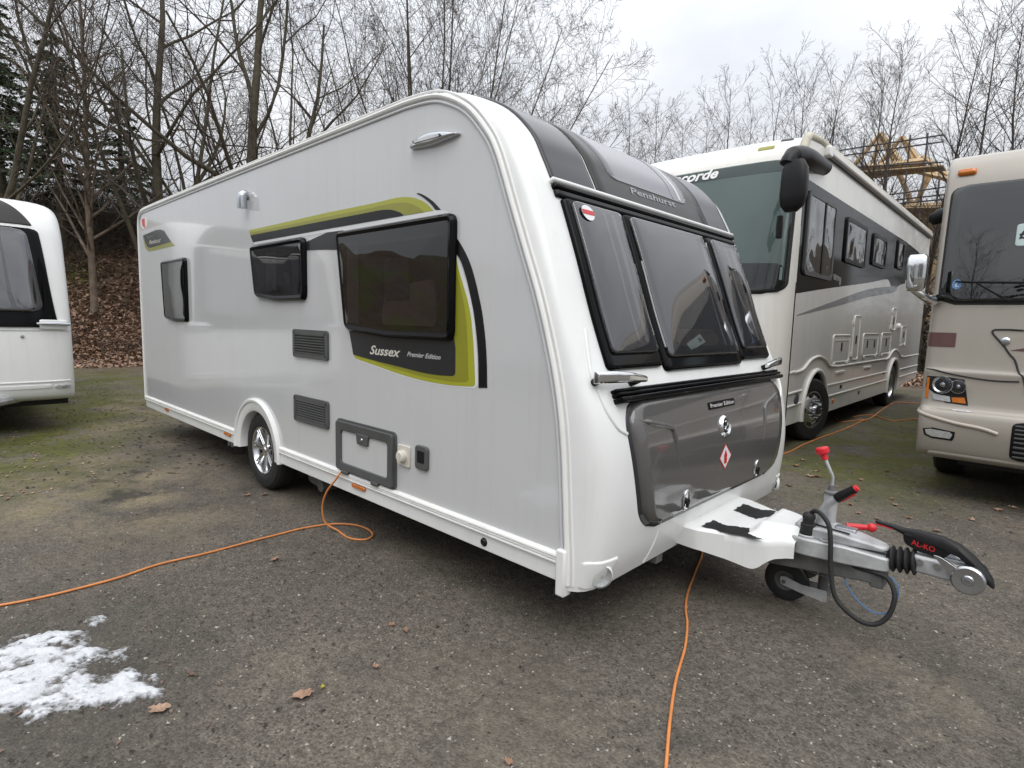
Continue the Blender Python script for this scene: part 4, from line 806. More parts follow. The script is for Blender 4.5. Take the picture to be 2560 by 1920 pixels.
# ------------------------------------------------------------------ orange mains cables
def cable(name, P, label, r=.0062, m='orange_cable'):
    o = obj(name, MB().tube(spline(P, 8), r, 8), m, smooth=60); return tag(o, label, 'cable', 'orange mains cables')
def gp(u, v, z=.0075):
    p = G(u, v, z); return (p[0], p[1], p[2])
pl_ = [gp(-330, 1565), gp(-150, 1535), gp(0, 1513), gp(100, 1494), gp(200, 1470), gp(300, 1443), gp(400, 1410), gp(520, 1382), gp(640, 1350), gp(700, 1335), gp(760, 1320), gp(830, 1310), gp(885, 1312), gp(918, 1322), gp(932, 1336), gp(920, 1347), gp(895, 1349), gp(868, 1343), (-1.86, -.005, .012), (-1.93, -.055, .06), (-1.93, -.075, .17), (-1.88, -.07, .28), (-1.80, -.045, .38), (-1.775, -.028, .425)]
cable('mains_cable', pl_, 'orange cable hanging from the grey service door and trailing over tarmac')
pr_ = [(-.55, 2.05, .0075), (-.3, 1.85, .0075), gp(1755, 1375), gp(1738, 1430), gp(1720, 1480), gp(1714, 1520), gp(1718, 1560), gp(1712, 1620), gp(1690, 1700), gp(1675, 1800), gp(1665, 1920), gp(1655, 2050)]
cable('mains_cable', pr_, 'orange cable running out from under the white tow cover', r=.0060)
q8 = lambda *ps: [gp(*Y8(*p)) for p in ps]
cable('mains_cable', q8((-160, 1560), (0, 1480), (140, 1443), (300, 1360), (500, 1280), (700, 1210), (850, 1145), (930, 1105), (1010, 1080), (1080, 1040), (1150, 985), (1280, 905), (1420, 900), (1567, 910), (1750, 915)), 'orange cable crossing the moss from the coach wheel towards the tan motorhome', r=.009)
cable('mains_cable', q8((640, 1060), (700, 1112), (800, 1105), (930, 1090), (990, 1098)), 'short orange cable looping out from under the cream coach', r=.009)
cable('mains_cable', q8((840, 1060), (920, 1045), (1060, 1040), (1180, 1080), (1280, 1100), (1420, 1090), (1540, 1080), (1700, 1075)), 'orange cable ending at a dark plug under the tan motorhome', r=.009)

# ------------------------------------------------------------------ helpers for the other vehicles
def nose(surf, name, m, parent, nt_=48, extra=()):
    e = [0, .006, .015, .03, .05, .08, .12, .18, .26, .38]; bs = e+list(np.linspace(.5, surf.W-.5, 9))+[surf.W-q for q in e[::-1]]
    T = np.linspace(0, len(surf.E)-1.001, nt_); n = len(bs)
    return obj(name, ([surf.P(t, y).tolist() for t in T for y in bs], [(i*n+j, i*n+j+1, (i+1)*n+j+1, (i+1)*n+j) for i in range(nt_-1) for j in range(n-1)]), m, parent, smooth=50)
def spoly(name, surf, pts, m, off, parent, n=0, base=None):
    P = [surf.ty(*p) for p in pts]; P = spline(P, n, True) if n else P
    if base is None: return obj(name, MB().add([surf.P(t, y, off).tolist() for t, y in P], [tuple(range(len(P)))]), m, parent, smooth=0)
    k = len(P); b = MB().add([surf.P(t, y, off).tolist() for t, y in P]+[surf.P(t, y, base).tolist() for t, y in P], [tuple(range(k)), tuple(range(2*k-1, k-1, -1))]+[(i, (i+1) % k, k+(i+1) % k, k+i) for i in range(k)])
    return obj(name, b, m, parent, smooth=30)
def sline(surf, pts, r, off=0., n=6, dens=6):
    P = spline([surf.ty(*p) for p in pts], dens); return MB().tube([surf.P(t, y, off) for t, y in P], r, n)
def truck_wheel(parent, c, axis, Rt, wd, rr, steer=0., dual=False):
    h = hub('wheel', parent, c); h.rotation_euler = (0, 0, steer); w = wd/2
    obj('tyre', MB().lathe([(rr, -w*.8), (rr+.02, -w*.95), (rr+.4*(Rt-rr), -w), (Rt-.03, -w*.95), (Rt-.006, -w*.75), (Rt, -w*.4), (Rt, w*.4), (Rt-.006, w*.75), (Rt-.03, w*.95), (rr+.02, w*.95)], (0, 0, 0), axis, 40), 'tyre_rubber', h, smooth=30)
    s = 1 if not dual else -1
    prof = [(rr+.004, -w*.9), (rr-.012, -w*.92), (rr-.025, -w*.6), (rr*.72, -w*.62-.05*s), (rr*.62, -w*.66-.06*s), (.06, -w*.66-.06*s), (.055, -w*.66-.10*s), (0, -w*.66-.10*s)]
    obj('rim', MB().lathe(prof, (0, 0, 0), axis, 40), 'alloy', h, smooth=30)
    ax = np.array(axis, float); u = np.cross([0, 0, 1.], ax); b = MB(); bh = MB()
    for k in range(10):
        d = math.cos(2*math.pi*k/10)*u+math.sin(2*math.pi*k/10)*np.array([0, 0, 1.]); p = d*rr*.5+ax*(-w*.66-.06*s); b.tube([p, p-ax*.03], .016, 6)
        if k % 2 == 0: q = d*rr*.80+ax*(-w*.62-.03*s); bh.tube([q-ax*.02, q+ax*.01], .026, 10)
    obj('wheel_nuts', b, 'chrome', h)['kind'] = 'stuff'; obj('vent_holes', bh, 'underside', h)['kind'] = 'stuff'
    return h

# ------------------------------------------------------------------ white caravan parked behind, nose towards the open yard
LW = 2.30; LM = np.eye(4); LM[1, 3] = -2.865
LC = [(-6.84, .37), (-6.75, .41), (-6.71, .50), (-6.70, .60), (-6.70, .9), (-6.71, 1.17), (-6.73, 1.32), (-6.79, 1.6), (-6.86, 1.95), (-6.92, 2.22), (-6.97, 2.36), (-7.07, 2.52), (-7.24, 2.61), (-7.6, 2.64)]
LE = [(-6.92, .38), (-6.86, .42), (-6.84, .50), (-6.83, .60), (-6.83, .9), (-6.84, 1.15), (-6.86, 1.30), (-6.92, 1.56), (-7.00, 1.87), (-7.07, 2.12), (-7.13, 2.26), (-7.24, 2.40), (-7.42, 2.48), (-7.6, 2.50)]
lc = thing('caravan', 'white caravan with curtained front window standing at the foot of the bank', 'caravan', (0, -2.865, 0))
L_ = Surf(LE, LC, LW, [0, .01, .03, .07, .13, .22, .35, 1.2], [0, .22, .45, .68, .85, .95, 1, 1], LM)
nose(L_, 'front_shell', 'white_gelcoat', lc)
obj('body', MB().slab([(-6.9, .42), (-6.87, 1.2), (-6.96, 1.7), (-7.13, 2.2), (-7.45, 2.46), (-7.7, 2.50), (-12.4, 2.50), (-12.5, 2.4), (-12.5, .42)], lambda x, z, d: (x, d, z), .002, LW-.002), 'white_gelcoat', lc, smooth=0)
obj('roof', MB().slab([(-7.55, 2.49), (-7.55, 2.64), (-12.3, 2.64), (-12.45, 2.49)], lambda x, z, d: (x, d, z), .12, LW-.12), 'white_gelcoat', lc, bevel=.05)
fw_ = obj('front_window', L_.panel(5.12, 9.35, lambda a: .12+.12*a, lambda a: LW-.12-.12*a, .022, -.002, rad=.07, cham=.012, na=22), 'black_gloss', lc, smooth=50)
obj('interior_liner', L_.panel(6.2, 9.1, lambda a: .27+.10*a, lambda a: LW-.27-.10*a, .031, .02, rad=.10, cham=.001), 'liner_grey', fw_, smooth=50)
for s_ in (0, 1):
    for k, (a, b_, t1) in enumerate(((.30, .46, 9.0), (.50, .62, 8.2))):
        f0 = (lambda q, a=a, b_=b_: LW-b_-.10*q**.5) if s_ else (lambda q, a=a: a+.10*q**.5); f1 = (lambda q, a=a: LW-a-.10*q**.5+.04*q) if s_ else (lambda q, b_=b_: b_+.10*q**.5)
        obj('curtain', L_.panel(6.3, t1, f0, f1, .037-.002*k, .026, rad=.03, cham=.001, nb=14), 'curtain', fw_, smooth=50)
obj('pane', L_.panel(6.15, 9.18, lambda a: .25+.10*a, lambda a: LW-.25-.10*a, .047, .022, rad=.11, cham=.004, bulge=.012), 'van_glass', fw_, smooth=60)
obj('roof_light', L_.panel(9.62, 12.4, lambda a: .28+.45*a**1.5, lambda a: LW-.28-.45*a**1.5, .012, 0, rad=.02, na=22), 'roof_frame', lc, smooth=50)
for s_ in (0, 1):
    yy = (lambda y: LW-y) if s_ else (lambda y: y); a, b_ = sorted((yy(.055), yy(.30)))
    pz = obj('handle_plate', L_.panel(5.02, 5.75, a, b_, .030, -.01, rad=.02, cham=.006), 'white_gelcoat', lc, smooth=50)
    obj('grab_handle', MB().tube([L_.P(5.38, yy(q), .052) for q in (.06, .12, .19, .26, .33)], [.016, .019, .019, .018, .012], 12), 'satin_chrome', pz, smooth=50)
    q = [L_.P(2.35, yy(.14), .008)]; lm = obj('front_marker', L_.panel(2.1, 2.65, *sorted((yy(.05), yy(.20))), .010, 0, rad=.02, cham=.004), 'clear_lens', lc, smooth=50)
    obj('marker_bulb', MB().lathe([(.02, 0), (.016, .012), (0, .014)], L_.P(2.4, yy(.12), .008), (1, 0, 0), 12), 'satin_chrome', lm)
obj('panel_gap', MB().tube([L_.P(4.95, y, .001) for y in np.linspace(.03, LW-.03, 30)], .006, 6), 'rail_grey', lc)
obj('skirt_line', MB().tube([L_.P(2.95, y, .0) for y in np.linspace(.05, LW-.05, 30)], .010, 6), 'white_plastic', lc)
obj('valance_step', L_.panel(2.15, 2.75, .22, LW-.22, .006, 0, rad=.02, cham=.004, nb=24), 'white_gelcoat', lc, smooth=50)
c = L_.P(4.68, LW-.45, .002); obj('locker_lock', MB().lathe([(.018, 0), (.016, .010), (0, .012)], c, (1, 0, 0), 14), 'satin_chrome', lc)
obj('underfloor', MB().bx(-12.3, -6.95, .05, LW-.05, .30, .42), 'underside', lc)
for y in (.14, LW-.14): truck_wheel(lc, (-9.7, y, .317), (0, 1 if y < 1 else -1, 0), .317, .19, .18)
obj('jockey_wheel', MB().lathe([(.05, -.03), (.10, -.02), (.105, 0), (.10, .02), (.05, .03)], (-6.2, LW/2, .105), (0, 1, 0), 20), 'tyre_rubber', lc)
obj('drawbar', MB().tube([(-6.9, .5, .40), (-6.0, LW/2, .42), (-5.6, LW/2, .42)], .05, 8).tube([(-6.9, LW-.5, .40), (-6.0, LW/2, .42)], .05, 8).tube([(-6.2, LW/2, .1), (-6.2, LW/2, .62)], .03, 8), 'galvanised', lc)

# ------------------------------------------------------------------ cream coach-built motorhome
CW = 2.45; CY0 = 4.87; CX0 = -.70-CW
CM = np.array([[0, 1, 0, CX0], [-1, 0, 0, CY0], [0, 0, 1, 0], [0, 0, 0, 1.]])
co = thing('motorhome', 'large cream motorhome with black window band and big black mirror', 'motorhome', (CX0, CY0, 0), R(-90))
cz_ = [.30, .55, .90, 1.30, 1.65, 1.85, 2.2, 2.6, 3.0, 3.2, 3.32, 3.46, 3.56, 3.60]
C_ = Surf([(q, z-d) for q, z, d in zip([0]*10+[-.01, -.05, -.25, -.9], cz_, [0]*9+[.01, .03, .07, .10, .10])], list(zip([.36, .48, .54, .56, .54, .50, .42, .32, .20, .13, .07, -.06, -.32, -.9], cz_)), CW, [0, .012, .04, .09, .18, .36, .7, 1.3], [0, .20, .36, .50, .66, .84, .96, 1], CM)
nose(C_, 'front_cap', 'cream_paint', co)
cs = lambda wy, z, d: (CY0-wy, CW+d, z)          # outward depth d on the side that faces the yard
def cobj(name, mb, m, parent=None, **k): return obj(name, mb, m, parent if parent is not None else co, **k)
LEN = 13.32
cobj('side_upper', MB().slab([(CY0+.0, 2.5), (CY0, 3.30), (CY0+.05, 3.42), (CY0+.3, 3.49), (LEN, 3.49), (LEN+.02, 2.5)], cs, 0, -.04), 'cream_paint', smooth=0)
bottom = [(CY0, .30), (5.20, .28)]
def carch(c, r, z=.40): return [(c-r*math.cos(R(a)), z+r*math.sin(R(a))) for a in np.linspace(-12, 192, 19)]
FA, RA = 5.90, 10.70
lower = [(CY0, 2.502), (CY0, .30)]+carch(FA, .475)+carch(RA, .475)+[(LEN+.02, .41), (LEN+.02, 2.502)]
cobj('side_lower', MB().slab(lower, cs, .003, -.04), 'champagne_paint', smooth=0)
cobj('far_side', MB().slab([(CY0, .3), (CY0, 3.35), (CY0+.3, 3.49), (LEN, 3.49), (LEN, .35)], lambda wy, z, d: (CY0-wy, d, z), 0, .04), 'cream_paint', smooth=0)
cobj('rear_wall', MB().bx(CY0-LEN-.02, CY0-LEN+.03, .02, CW-.02, .40, 3.50), 'cream_paint', bevel=.02)
cobj('roof', MB().grid(lambda a, q: (-.9-(LEN-CY0-.9)*a, .0+CW*q, 3.50+.10*(1-(2*q-1)**6)), 6, 24), 'dirty_roof', smooth=50)
cobj('roof_edge', MB().tube([cs(y, z, -.02) for y, z in ((CY0-.02, 3.30), (CY0+.02, 3.40), (CY0+.12, 3.475), (CY0+.5, 3.51), (LEN, 3.51))], .045, 10), 'dirty_roof', smooth=50)
aw = cobj('awning', MB().slab(rrect(5.62, LEN-.1, 3.40, 3.485, .03), cs, .06, -.01), 'cream_paint', bevel=.02)
cobj('awning_slot', MB().slab(rrect(5.60, LEN-.1, 3.376, 3.398, .008), cs, .035, -.01), 'black_plastic', aw)
cobj('awning_cap', MB().slab(rrect(5.50, 5.62, 3.37, 3.49, .03), cs, .065, -.01), 'white_plastic', aw, bevel=.01)
cobj('chassis', MB().bx(CY0-LEN+.2, .2, .25, CW-.25, .28, .45), 'underside')
# wheel arch lips and horizontal mouldings
for c in (FA, RA):
    P = [cs(y, z, .012) for y, z in carch(c, .49)]; cobj('arch_lip', MB().tube(P, .028, 8), 'champagne_line', smooth=50)
    P = [cs(y, z, .010) for y, z in spline([(c-.85, .90), (c-.55, .925), (c-.30, 1.02), (c, 1.06), (c+.30, 1.02), (c+.55, .925), (c+.85, .91)], 5)]; cobj('arch_brow', MB().tube(P, .016, 8), 'champagne_line', smooth=50)
    cobj('wheel_box', MB().lathe([(.47, .02), (.47, .6), (0, .6)], cs(c, .40, 0), (0, -1, 0), 28, a0=0., a1=math.pi), 'underside')
for z in (.90, .665, .515):
    for y0, y1 in ((CY0+.01, FA-.52 if z < .8 else FA-.85), (FA+.52 if z < .8 else FA+.85, RA-.52 if z < .8 else RA-.85), (RA+.52 if z < .8 else RA+.85, LEN)):
        dz = .01*(y0-5)/1.0*0; cobj('side_moulding', MB().tube([cs(y0, z, .006), cs(y1, z+.012, .006)], .013, 8), 'champagne_line')
cobj('body_seam', MB().tube([cs(CY0+.004, z, .003) for z in (.32, 1.0, 1.9)], .007, 6), 'black_plastic')
# dark band, swoosh
band = [(4.89, 3.02), (10.8, 3.02), (12.1, 2.98), (12.3, 2.9)]+[tuple(p) for p in spline([(12.2, 2.55), (11.5, 2.36), (10.66, 2.25), (10.1, 2.14), (9.8, 2.17), (9.55, 2.25), (9.2, 2.235), (8.2, 2.12), (7.0, 2.0), (6.0, 1.90), (4.88, 1.78)], 5)]
bd = cobj('window_band', MB().slab(band, cs, .004, .001), 'black_gloss', smooth=0)
cobj('side_swoosh', MB().slab([tuple(p) for p in spline([(4.98, 1.55), (6.5, 1.78), (8.2, 2.02), (9.9, 2.17), (10.3, 2.20)], 5)]+[tuple(p) for p in spline([(10.3, 2.12), (9.9, 2.06), (8.2, 1.90), (6.5, 1.70), (4.98, 1.54)], 5)], cs, .0055, .001), 'steel_swoosh', smooth=0)
for k, (y0, y1, z0, z1) in enumerate(((5.03, 6.14, 2.0, 2.92), (6.66, 7.76, 2.29, 2.87), (8.18, 9.11, 2.39, 2.86), (10.0, 10.55, 2.49, 2.98), (12.05, 12.6, 2.5, 2.95))):
    O = rrect(y0, y1, z0, z1, .08 if k == 0 else .05); fr = cobj('side_window', MB().frame(O, inset(O, .05), cs, .002, .028), 'black_plastic' if k else 'grey_plastic', smooth=40)
    cobj('interior_liner', MB().slab(inset(O, .048), cs, .008, .006), 'liner_dark', fr, smooth=0)
    cobj('pane', MB().slab(inset(O, .048), cs, .020, .016), 'coach_glass', fr, smooth=0)
    if k == 0: cobj('sash_bar', MB().bx(CY0-5.70, CY0-5.655, CW+.018, CW+.028, z0+.04, z1-.04), 'black_plastic', fr)
def clet(s, wy0, wy1, z0, z1, m, **k): return text('lettering', s, lambda x, y, e: cs(wy0+(wy1-wy0)*x, z0+(z1-z0)*y, .0062), m, co, **k)
for q, (a0_, a1_, b0_, b1_) in enumerate(((6.28, 6.40, 2.03, 2.10), (6.42, 6.47, 2.02, 2.09), (6.49, 6.53, 2.03, 2.09), (6.55, 6.64, 1.98, 2.08))): cobj('badge_mark', MB().slab(rrect(a0_, a1_, b0_, b1_, .012), cs, .0075, .003), 'satin_chrome')
# lockers
for k, (y0, y1, z0, z1, nh) in enumerate(((6.52, 7.38, .96, 1.325, 1), (7.54, 7.88, .97, 1.605, 1), (8.15, 9.18, 1.005, 1.345, 2), (9.44, 10.20, 1.01, 1.36, 1), (11.14, 11.60, 1.155, 1.495, 1), (10.13, 10.46, 1.42, 1.805, 1))):
    O = rrect(y0, y1, z0, z1, .05); lk_ = cobj('side_locker', MB().slab(inset(O, .008), cs, .007, 0), 'champagne_paint', smooth=0)
    cobj('locker_edge', MB().tube([cs(*p, .006) for p in O], .010, 6, closed=True), 'champagne_line', lk_, smooth=60)
    if y1-y0 > .5: cobj('locker_top', MB().bx(CY0-y1+.06, CY0-y0-.06, CW+.004, CW+.012, z1-.075, z1-.06), 'champagne_line', lk_)
    for h in range(nh):
        yy = y0+(y1-y0)*((h+.5)/nh if nh == 1 else (.28 if h == 0 else .75)); z_ = z1-.16 if y1-y0 > .35 else (z0+z1)/2-.03
        cobj('locker_catch', MB().slab(rrect(yy-.022, yy+.022, z_-.06, z_+.06, .015), cs, .016, .004), 'black_plastic', lk_)
    for q in (.12, .85):
        cobj('locker_hinge', MB().slab(rrect(y0+(y1-y0)*q-.05, y0+(y1-y0)*q+.05, z0-.035, z0-.005, .01), cs, .022, 0) if y1-y0 > .4 else MB().slab(rrect(y0-.05, y0-.015, z0+(z1-z0)*q-.035, z0+(z1-z0)*q+.035, .01), cs, .022, 0), 'champagne_line', lk_, bevel=.005)
for wy, z in ((7.12, .60), (9.9, .66), (8.2, .44)): cobj('jack_point', MB().slab(rrect(wy-.05, wy+.05, z-.025, z+.025, .008), cs, .006, 0), 'black_plastic')
cobj('side_reflector', MB().lathe([(.035, 0), (.03, .012), (0, .014)], cs(6.75, .43, .003), (0, 1, 0), 14), 'amber_lens')
cobj('fuel_cap', MB().lathe([(.07, 0), (.065, .015), (0, .018)], cs(5.18, .585, .003), (0, 1, 0), 20), 'grey_plastic')
cobj('water_inlet', MB().lathe([(.06, 0), (.05, .04), (0, .045)], cs(10.78, 1.49, .003), (0, 1, 0), 14), 'white_plastic')
for x in (7.0, 8.6): cobj('door_grip', MB().slab(rrect(x-.22, x+.22, .80, .835, .012), cs, .02, 0), 'champagne_line', bevel=.006)
truck_wheel(co, (CY0-FA, CW-.10, .395), (0, -1, 0), .395, .235, .23, steer=R(-14))
truck_wheel(co, (CY0-RA, CW-.12, .395), (0, -1, 0), .395, .235, .23, dual=True)
truck_wheel(co, (CY0-FA, .10, .395), (0, 1, 0), .395, .235, .23, steer=R(-14)); truck_wheel(co, (CY0-RA, .12, .395), (0, 1, 0), .395, .235, .23, dual=True)
cobj('mudflap', MB().bx(CY0-6.50, CY0-6.47, CW-.26, CW-.02, .10, .42), 'rubber')
# windscreen
ws_ = obj('windscreen', C_.panel(4.55, 9.10, .030, CW-.030, .014, -.002, rad=.20, cham=.010, na=26, nb=30), 'rubber', co, smooth=50)
mat('screen_blind', (.24, .27, .265), .8, var=.06, vs=1.5); mat('blind_band', (.085, .10, .10), .8, var=.05, vs=1.5); mat('vinyl_white', (.80, .80, .79), .4)
obj('screen_blind', C_.panel(5.15, 8.35, .075, CW-.075, .024, .013, rad=.02, cham=.0005, nb=30), 'screen_blind', ws_, smooth=50)
obj('shade_band', C_.panel(8.3, 8.98, .075, CW-.075, .027, .013, rad=.10, cham=.0005, nb=30), 'blind_band', ws_, smooth=50)
obj('curtain_edge', C_.panel(5.2, 8.3, CW-.105, CW-.085, .028, .013, rad=.004, cham=.0005), 'curtain', ws_, smooth=50)
obj('dashboard', C_.panel(4.72, 5.7, CW*.35, CW-.08, .029, .013, rad=.06, cham=.0005, nb=24), 'black_plastic', ws_, smooth=50)
obj('pane', C_.panel(4.66, 9.02, .062, CW-.062, .040, .014, rad=.17, cham=.003, na=24, nb=30), 'screen_glass', ws_, smooth=60)
ta = C_.ty(*Z7(600, 414)); tb_ = C_.ty(*Z7(590, 350))
o = text('lettering', 'Concorde', lambda x, y, e: C_.P(ta[0]+(tb_[0]-ta[0])*y, ta[1]-.80+.80*x, .0435).tolist(), 'vinyl_white', co, bold=.03, shear=.25)
obj('wiper', MB().tube([C_.P(4.75, CW-.5, .04), C_.P(5.3, CW-.9, .045), C_.P(5.5, CW-1.5, .045)], .012, 6), 'black_plastic', co)
for t, y, w in ((10.55, CW-.42, .09), (11.3, CW-.24, .07)):
    obj('marker_recess', C_.panel(t-.16, t+.16, y-w, y+w, .004, -.002, rad=.02, cham=.002), 'olive_decal' if t < 11 else 'liner_dark', co, smooth=40)
obj('front_bumper', C_.panel(.15, 1.5, .05, CW-.05, .02, -.01, rad=.06, cham=.015, nb=26), 'champagne_paint', co, smooth=50)
obj('front_grille', C_.panel(1.7, 2.6, .5, CW-.5, .012, 0, rad=.05, nb=20), 'black_plastic', co, smooth=50)
for y in (.14, CW-.44): obj('headlamp', C_.panel(1.65, 2.5, y, y+.30, .016, 0, rad=.06, cham=.008), 'clear_lens', co, smooth=50)
# hanging mirror on its arm (drawn in world coordinates, then hung on the motorhome)
CI = Matrix(CM.tolist()).inverted()
def cw(name, mb, m, parent=None, **k):
    o = obj(name, mb, m, None, **k); o.data.transform(CI); o.parent = parent if parent is not None else co; return o
p0 = onplane(*Z7(1318, 325), 0, -.69); p1 = onplane(*Z7(1240, 270), 1, 4.62); p2 = onplane(*Z7(1165, 240), 1, 4.28); p3 = onplane(*Z7(1100, 255), 1, 4.10); p4 = onplane(*Z7(1070, 310), 1, 4.05)
ar = cw('mirror_arm', MB().tube(spline([p0+np.array([0, .12, 0]), p0, p1, p2, p3, p4], 6), [.075]*6+[.08]*6+[.085]*6+[.085]*6+[.07]*6+[.05], 14), 'black_plastic', smooth=60)
pts = [Z7(1128, 275), Z7(1126, 330), Z7(1120, 420), Z7(1110, 520), Z7(1100, 590), Z7(1092, 632)]; V = []; n = 16
for (u, v), w, d in zip(pts, (.075, .112, .118, .118, .10, .055), (.05, .075, .08, .08, .07, .035)):
    c = onplane(u, v, 1, 4.05)
    for j in range(n):
        a = 2*math.pi*j/n; sg = lambda q: math.copysign(abs(q)**.55, q); V.append((c+np.array([w*sg(math.cos(a)), d*sg(math.sin(a))+.02, 0])).tolist())
k = len(pts); mh = cw('mirror', MB().add(V, [(q*n+j, q*n+(j+1) % n, (q+1)*n+(j+1) % n, (q+1)*n+j) for q in range(k-1) for j in range(n)]+[tuple(range(n)), tuple((k-1)*n+j for j in range(n))[::-1]]), 'black_plastic', smooth=60)
cc = onplane(*Z7(1105, 450), 1, 4.15); cw('mirror_glass', MB().box(cc, (.18, .006, .34)), 'chrome', mh)
cc = onplane(*Z7(1020, 740), 1, 4.35); cw('kerb_mirror', MB().lathe([(0, -.12), (.03, -.11), (.035, 0), (.03, .11), (0, .12)], cc, (0, 0, 1), 10), 'black_plastic')

# ------------------------------------------------------------------ tan American motorhome
TW = 2.55; TX0, TY0 = .615, 4.36
TM = np.array([[0, 1, 0, TX0], [-1, 0, 0, TY0], [0, 0, 1, 0], [0, 0, 0, 1.]])
rv = thing('motorhome', 'tan motorhome with chrome mirror, clear headlamps and maroon stripe', 'motorhome', (TX0, TY0, 0), R(-90))
tz = [.36, .42, .60, .74, .80, 1.0, 1.08, 1.12, 1.4, 1.62, 1.9, 2.25, 2.56, 2.72, 2.83, 2.90, 2.93]
T_ = Surf([(q, z-d) for q, z, d in zip([0]*13+[-.02, -.06, -.16, -.7], tz, [0]*13+[.02, .04, .05, .06])], list(zip([.30, .37, .42, .41, .36, .345, .35, .33, .31, .29, .26, .21, .15, .10, .02, -.13, -.7], tz)), TW, [0, .002, .007, .015, .028, .05, .12, .3, 1.3], [0, .34, .60, .78, .89, .95, .975, .99, 1], TM)
nose(T_, 'front_cap', 'tan_paint', rv, 70)
obj('body', MB().slab([(.0, .42), (.0, 2.55), (-.06, 2.76), (-.7, 2.87), (-8.2, 2.87), (-8.3, 2.77), (-8.3, .42)], lambda x, z, d: (x, d, z), .003, TW-.003), 'tan_paint', rv, smooth=0)
obj('roof', MB().bx(-8.2, -.66, .08, TW-.08, 2.86, 2.93), 'tan_light', rv, bevel=.03)
ws = obj('windscreen', T_.panel(9.02, 12.25, .055, TW-.055, .006, -.004, rad=.12, cham=.006, na=24, nb=30), 'rubber', rv, smooth=50)
mat('rv_inside', (.075, .085, .08), .9, var=.35, vs=1.2); mat('rv_dash', (.16, .16, .15), .8)
obj('interior_liner', T_.panel(9.15, 12.15, .085, TW-.085, .014, .003, rad=.10, cham=.0005, nb=26), 'rv_inside', ws, smooth=50)
obj('seat', T_.panel(9.6, 10.9, .42, .85, .0175, .006, rad=.12, cham=.0005), 'rv_dash', ws, smooth=50)
obj('dashboard', T_.panel(9.17, 9.55, .095, TW-.095, .019, .006, rad=.05, cham=.0005, nb=26), 'liner_dark', ws, smooth=50)
obj('dash_edge', T_.panel(9.56, 9.64, .14, TW-.14, .021, .006, rad=.01, cham=.0005, nb=26), 'rv_dash', ws, smooth=50)
obj('steering_wheel', MB().tube([T_.P(9.45+.35*math.sin(q), .62+.18*math.cos(q), .022) for q in np.linspace(.2, 2.9, 14)], .006, 6), 'black_plastic', ws, smooth=60)
obj('pane', T_.panel(9.12, 12.18, .075, TW-.075, .032, .006, rad=.11, cham=.003, na=24, nb=30), 'rv_glass', ws, smooth=60)
t0, y0 = T_.ty(*Z8(880, 550)); t1, y1 = T_.ty(*Z8(884, 450))
mat('price_card', (.45, .55, .54), .5, var=.03)
obj('price_card', T_.panel(t0, t1, y0, y0+.24, .0350, .0335, rad=.02, cham=.0005), 'price_card', ws, smooth=50)
text('price_sign', '£', lambda x, y, e: T_.P(t0+(t1-t0)*(.30+.42*y), y0+.018+.05*x, .0362).tolist(), 'liner_dark', ws, bold=.03)
c = T_.ty(*Z8(615, 724)); st = obj('round_sticker', MB().add([T_.P(c[0]+.14*math.cos(a), c[1]+.032*math.sin(a), .0350).tolist() for a in np.linspace(0, 2*math.pi, 21)[:-1]], [tuple(range(20))]), 'blue_cable', ws, smooth=0)
text('sticker_mark', '£', lambda x, y, e: T_.P(c[0]-.07+.14*y, c[1]-.012+.024*x, .0362).tolist(), 'white_decal', ws)
obj('wiper', sline(T_, [Z8(p, q) for p, q in ((610, 712), (700, 714), (850, 716), (960, 716))], .007, .045), 'black_plastic', rv)
obj('wiper_arm', sline(T_, [Z8(p, q) for p, q in ((700, 714), (780, 760), (860, 800))], .006, .045), 'black_plastic', rv)
for s_ in (0, 1):
    t, y = T_.ty(*Z8(662, 206)); y = TW-y if s_ else y
    obj('clearance_lamp', T_.panel(t-.20, t+.20, y-.062, y+.062, .034, -.004, cham=.016, rad=.02, na=8, nb=8), 'amber_lens', rv, smooth=50)
def mir(pts, s_):
    P = [T_.ty(*p) for p in pts]; return [(t, TW-y) for t, y in P] if s_ else P
def tpoly(name, P, m, off, parent, base=None, n=0):
    P = spline(P, n, True) if n else P; k = len(P)
    if base is None: return obj(name, MB().add([T_.P(t, y, off).tolist() for t, y in P], [tuple(range(k))]), m, parent, smooth=0)
    return obj(name, MB().add([T_.P(t, y, off).tolist() for t, y in P]+[T_.P(t, y, base).tolist() for t, y in P], [tuple(range(k)), tuple(range(2*k-1, k-1, -1))]+[(i, (i+1) % k, k+(i+1) % k, k+i) for i in range(k)]), m, parent, smooth=30)
